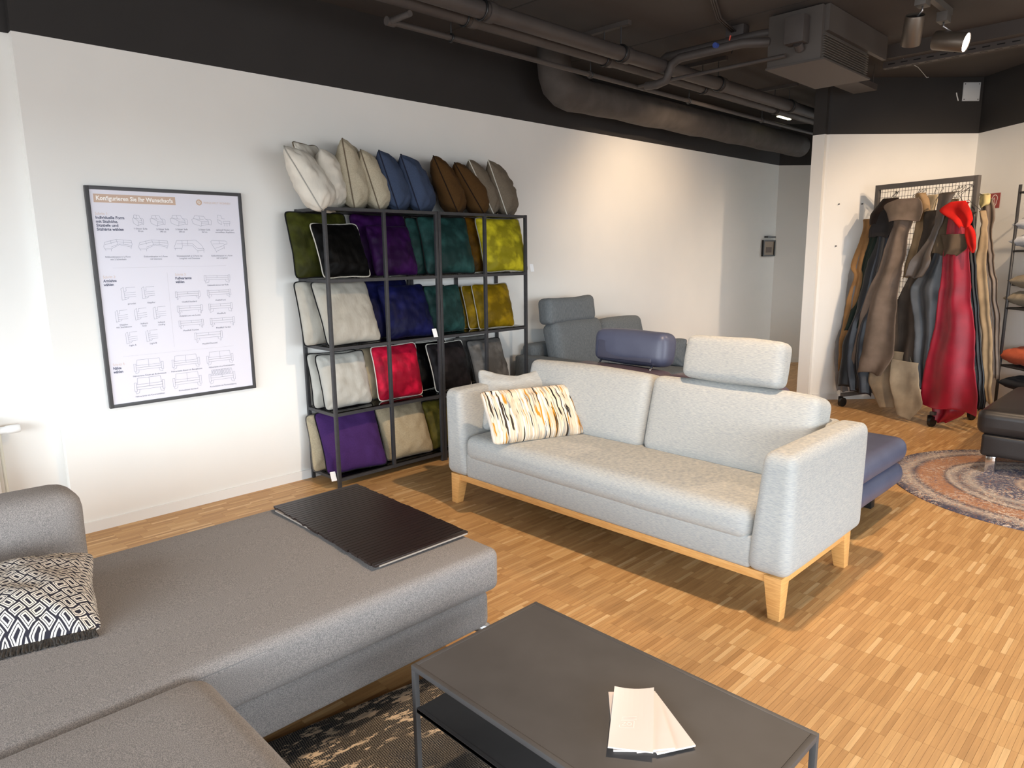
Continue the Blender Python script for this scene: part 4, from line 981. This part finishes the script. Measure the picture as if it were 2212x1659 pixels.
Mf = Matrix(((cu.x, 0, cnn.x, 0), (cu.y, 0, cnn.y, 0), (0, 1, 0, 0), (0, 0, 0, 1)))
Mf.translation = onwall(Cc, .32, 1.938, .0048)
sw = printw
import itertools
def arc(cx_, cy_, r_, a0, a1, n=14): return [(cx_+r_*math.cos(R(a0+(a1-a0)*i/n)), cy_+r_*math.sin(R(a0+(a1-a0)*i/n))) for i in range(n+1)]
def psegs(p): return [(*a, *b) for a, b in zip(p[:-1], p[1:])]
lines_mesh('hose_symbol', psegs(arc(.002, .018, .034, 200, -30))+psegs([(.031, .001), (.024, -.03), (.012, -.05)]), .006, sw, Mf, fsn)
lines_mesh('flame_symbol', psegs([(-.02, -.045), (-.03, -.02), (-.016, .012), (-.006, .028), (.0, .008), (.008, -.02), (-.002, -.045), (-.02, -.045)]), .005, sw, Mf, fsn)
skt = plate('wall_socket', .665, .735, 1.165, 1.235, .012, blackplastic); tag(skt, 'black wall socket behind the tube shelf', 'socket')
plate('socket_insert', .68, .72, 1.18, 1.22, .004, mat('socket_grey', (50, 50, 54), .3), skt, .0125)
bd = (Vector((*Cc, 0))-Vector((*B, 0))).normalized(); bn = Vector((-bd.y, bd.x, 0))*-1
if bn.x > 0: bn = -bn
Mb = Matrix(((bd.x, bn.x, 0, B[0]), (bd.y, bn.y, 0, B[1]), (0, 0, 1, 0), (0, 0, 0, 1)))
pl = box('cover_plate', (1.25, .002, 2.882), (1.415, .012, 3.05), mat('plate_white', (205, 208, 210), .5), None, .002, Mb)
tag(pl, 'white square cover plate high on the dark diagonal wall', 'cover plate')
for s_ in (1.265, 1.40):
    for z in (2.897, 3.035): MB().cyl(Mb @ Vector((s_, .012, z)), Mb @ Vector((s_, .0145, z)), .005, 10).obj('screw', steel, pl)
for j, (s_, z, lab) in enumerate(((.13, 1.94, 'upper left'), (.36, 1.94, 'upper right'), (.13, 1.54, 'lower left'), (.36, 1.54, 'lower right'))):
    o = MB().cyl(Mb @ Vector((s_, .0, z)), Mb @ Vector((s_, .02, z)), .006, 8).obj('wall_screw', steel)
    tag(o, 'bare screw in the diagonal wall, %s of the four' % lab, 'screw', 'screws in the diagonal wall')
cb = MB().tube([Mb @ Vector((1.19, .006, 2.96)), Mb @ Vector((1.197, .006, 2.93)), Mb @ Vector((1.215, .006, 2.885))], .005, 6).obj('loose_cable', trimw); tag(cb, 'short loose cable end left of the white cover plate', 'cable')

# ------------------------------------------------------------------ ceiling services
def pipe(pts, r, lab, cat='pipe', m=pipem, seg=16, name='ceiling_pipe', g='pipes under the ceiling', col_x=(), axis='x', colr=1.18, coll=.05):
    o = MB().tube(pts, r, seg).obj(name, m, None, auto=True); tag(o, lab, cat, g)
    for x in col_x:
        p_ = Vector(pts[0]); a = Vector((x, p_.y, p_.z))
        MB().tube([a-Vector((coll/2, 0, 0)), a+Vector((coll/2, 0, 0))], r*colr, seg).obj('collar', m, o, auto=True)
    return o
cx_ = (2.98, 4.32, 5.68, 7.05)
pa = pipe([(1.2, 3.245, 2.895), (9.6, 3.245, 2.895)], .05, 'thicker pipe of the pair running along the ceiling', col_x=[x+.06 for x in cx_])
pbp = pipe([(1.2, 3.395, 2.885), (9.6, 3.395, 2.885)], .04, 'slimmer pipe of the pair running along the ceiling', col_x=[x+.06 for x in cx_])
sp_ = pipe([(2.53, 3.33, 2.80), (2.53, 3.50, 2.80), (2.535, 3.515, 2.80), (2.55, 3.52, 2.80), (9.6, 3.52, 2.80)], .017, 'thin sprinkler pipe below the thick pair', seg=12)
for x in cx_[1:]: MB().tube([(x-.02, 3.52, 2.80), (x+.02, 3.52, 2.80)], .023, 12).obj('collar', pipem, sp_, auto=True)
MB().tube([(2.505, 3.52, 2.80), (2.56, 3.52, 2.80)], .025, 12).obj('elbow', pipem, sp_, auto=True)
for i, x in enumerate(cx_):
    H_ = thing('pipe_hanger', (x, 3.39, CE), ('pipe hanger rail nearest the poster end', 'pipe hanger rail above the shelving', 'pipe hanger rail behind the air conditioner', 'pipe hanger rail farthest along the pipes')[i], 'hanger', 'pipe hangers')
    box('rail', (x-.02, 3.17, CE-.03), (x+.02, 3.62, CE), pipem, H_)
    for y, z, r_ in ((3.245, 2.895, .056), (3.395, 2.885, .046), (3.52, 2.80, .022)):
        MB().cyl((x, y, z+r_), (x, y, CE-.03), .0045, 6).obj('rod', steel, H_)
        MB().tube([(x, y+r_*math.cos(a), z+r_*math.sin(a)) for a in [2*math.pi*q_/20 for q_ in range(20)]], .007, 6, closed=True).obj('clamp', blackplastic, H_, True)
# insulated duct: drops from the ceiling, then follows the wall
du = MB(); pts = [(4.42, 3.97, CE-.003), (4.42, 3.97, 2.97), (4.43, 3.97, 2.90), (4.47, 3.97, 2.84), (4.54, 3.97, 2.80), (4.64, 3.97, 2.785), (4.8, 3.97, 2.78)] + [(5.0+.25*i, 3.97, 2.78+.004*math.sin(i*1.9)) for i in range(17)]
du.tube(pts, [.135]*3+[.145]*3+[.13+.003*math.sin(i*2.1) for i in range(len(pts)-6)], 24)
o = du.obj('insulated_duct', mat('duct_wrap', (78, 72, 68), .8, (68, 62, 58), 9, bump=.3, bscale=30), None, True); tag(o, 'thick wrapped duct dropping from the ceiling and following the wall', 'duct')
# branch pipes to the air conditioner
pipe([(4.90, 3.50, 2.80), (4.90, 2.30, 2.80)], .013, 'thin branch pipe crossing to the air conditioner', seg=10)
pipe([(4.98, 3.36, 2.885), (4.98, 3.345, 2.97), (4.98, 3.30, 3.0), (4.98, 2.55, 3.0), (5.0, 2.47, 3.0)], .028, 'upper insulated branch pipe bending to the air conditioner', seg=12)
pipe([(4.86, 3.40, 2.78), (4.86, 3.30, 2.775), (4.86, 3.22, 2.79), (4.86, 3.19, 2.85), (4.86, 3.17, 2.90), (4.86, 3.10, 2.93), (4.86, 2.6, 2.93), (4.97, 2.46, 2.93)], .032, 'lower insulated branch pipe bending to the air conditioner', seg=12)
AC = thing('air_conditioner', (5.4, 2.25, CE), 'dark ceiling air conditioner box with a side grille', 'air conditioner')
acm = mat('ac_casing', (78, 72, 68), .6)
box('casing', (4.96, 2.09, 2.755), (5.79, 2.46, CE-.01), acm, AC, .003)
box('bottom_panel', (4.95, 2.06, 2.742), (5.80, 2.465, 2.754), acm, AC)
box('plenum', (5.0, 2.06, 2.93), (6.1, 2.09, CE-.005), acm, AC)
for i in range(9): box('grille_slat', (4.98, 2.072, 2.772+.016*i), (5.77, 2.088, 2.776+.016*i), mat('grille_grey', (98, 92, 86), .5), AC)
box('valve_box', (4.86, 2.17, 2.86), (4.955, 2.30, 3.03), pipem, AC, .004)
MB().cyl((4.94, 2.22, 2.83), (4.90, 2.22, 2.86), .03, 14).obj('drain_cap', pipem, AC, auto=True)
jb = box('junction_box', (4.98, 2.66, CE-.07), (5.07, 2.80, CE), pipem, None, .004); tag(jb, 'small dark junction box on the ceiling beside the branch pipes', 'junction box')
for j, oy in enumerate((0, .016, .03)):
    o = MB().tube([(3.4, 1.9+oy, CE-.008), (3.75, 2.15+oy, CE-.012), (4.1, 2.42+oy, CE-.014), (4.4, 2.55+oy, CE-.012), (4.7, 2.68+oy, CE-.022), (4.98, 2.72+oy, CE-.04)], .006, 6).obj('cable', pipem, None, True)
    tag(o, ('ceiling cable to the junction box, nearest the camera', 'ceiling cable to the junction box, in the middle', 'ceiling cable to the junction box, nearest the wall')[j], 'cable', 'ceiling cables')
o = MB().tube([(5.02, 2.70, CE-.07), (5.02, 2.72, CE-.12), (5.0, 2.75, CE-.16), (4.97, 2.74, CE-.19)], .003, 6).obj('thin_cable', blackplastic, None, True); tag(o, 'thin black cable looping down from the junction box', 'cable')
va = thing('valve', (4.86, 2.78, 2.965), 'small valve with blue cap and red tip on the branch pipe', 'valve')
MB().tube([(4.80, 2.78, 2.945), (4.835, 2.78, 2.945)], .018, 12).obj('cap', mat('blue_cap', (60, 80, 150), .4), va, auto=True)
MB().tube([(4.86, 2.70, 2.97), (4.855, 2.69, 3.0)], .006, 8).obj('tip', mat('red_tip', (190, 60, 30), .4), va, auto=True)
# perforated rail and track with two spot lamps
RL = thing('perforated_rail', (6.47, 1.3, 3.0), 'perforated metal rail along the ceiling beam', 'rail')
box('channel', (6.45, .2, 2.952), (6.453, 2.2, 3.0), pipem, RL); box('flange', (6.453, .2, 2.950), (6.51, 2.2, 2.953), pipem, RL)
sl = mat('slot_dark', (14, 12, 11), .8)
for i in range(21):
    y = .25+.093*i; box('slot', (6.4488, y, 2.972), (6.4502, y+.05, 2.981), sl, RL); box('slot', (6.478, y+.02, 2.9488), (6.488, y+.07, 2.9502), sl, RL)
TK = box('lamp_track', (3.6, 1.54, 3.06), (5.75, 1.575, CE), mat('track_grey', (92, 88, 84), .5)); tag(TK, 'grey lamp track on the ceiling carrying two spot lamps', 'track')
def spotlamp(tip, back, rad, lit, lab, ax):
    S_ = thing('spot_lamp', ax, lab, 'lamp', 'spot lamps on the track')
    tip = Vector(tip); back = Vector(back); d_ = (tip-back).normalized()
    MB().tube([back, back+d_*.01, tip-d_*.006, tip], [rad*.94, rad, rad, rad*.96], 24, cap=False).obj('shade', mat('lamp_bronze', (112, 102, 92), .4, metal=.6), S_, auto=True)
    x_ = d_.orthogonal().normalized(); y_ = d_.cross(x_)
    def disc(nm, c0, r_, m_): MB().add([c0]+[c0+(x_*math.cos(a)+y_*math.sin(a))*r_ for a in [2*math.pi*q_/24 for q_ in range(24)]], [(0, 1+(q_+1) % 24, 1+q_) for q_ in range(24)]).obj(nm, m_, S_)
    disc('lens', tip-d_*.004, rad*.93, mat('lamp_glow', (255, 240, 220), .5, emit=((1, .9, .78), 14)) if lit else mat('lens_dark', (60, 56, 52), .3))
    disc('rear_cap', back+d_*.012, rad*.95, blackplastic)
    mid = (tip+back)/2
    box('adapter', (ax[0]-.05, 1.535, 3.0), (ax[0]+.05, 1.60, 3.06), mat('track_grey', (92, 88, 84), .5), S_, .003)
    MB().tube([(ax[0], 1.565, 3.0), (ax[0], 1.565, 2.975), tuple(mid+Vector((0, 0, rad*.98)))], .006, 8).obj('arm', alu, S_, True)
spotlamp((5.27, 1.64, 2.80), (5.19, 1.60, 2.955), .058, False, 'unlit bronze spot lamp pointing down from the track', (5.2, 1.565, 3.06))
spotlamp((5.685, 1.425, 2.850), (5.69, 1.62, 2.905), .062, True, 'lit bronze spot lamp aimed to the right', (5.66, 1.565, 3.06))
wr = MB().tube([(6.45, 2.05, 3.0), (6.8, 2.04, 2.99), (7.0, 2.05, 2.97), (7.08, 2.05, 2.955), (7.08, 2.035, 2.955)], .003, 6).obj('hanging_wire', alu, None, True); tag(wr, 'bent bright wire hanging below the perforated rail', 'wire')
MB().tube([(6.45, 2.05, 3.0), (6.45, 2.05, CE)], .003, 6).obj('wire_drop', alu, wr, True)
lb = thing('light_strip', (7.7, 3.3, 2.83), 'small glowing light strip behind the pipes far back', 'lamp')
box('housing', (7.53, 3.565, 2.91), (7.83, 3.60, CE), pipem, lb); box('diffuser', (7.54, 3.567, 2.90), (7.82, 3.598, 2.91), mat('strip_glow', (255, 250, 190), .5, emit=((1, .95, .6), 6)), lb)
ct = thing('cable_tray', (6.1, 2.7, 2.95), 'dark perforated cable tray with cables under the air conditioner', 'cable tray')
box('tray', (5.9, 2.42, 2.90), (7.0, 2.62, 2.905), pipem, ct); box('edge', (5.9, 2.42, 2.905), (7.0, 2.426, 2.95), pipem, ct); box('edge', (5.9, 2.614, 2.905), (7.0, 2.62, 2.95), pipem, ct)
for j in range(4): MB().tube([(5.85, 2.46+.035*j, 2.99), (6.1, 2.46+.035*j, 2.918), (6.95, 2.46+.035*j, 2.918)], .011, 8).obj('cable', blackplastic, ct, True)
for j, x in enumerate((6.0, 6.9)): MB().cyl((x, 2.423, 2.94), (x, 2.423, CE), .004, 6).obj('hanger_rod', pipem, ct)
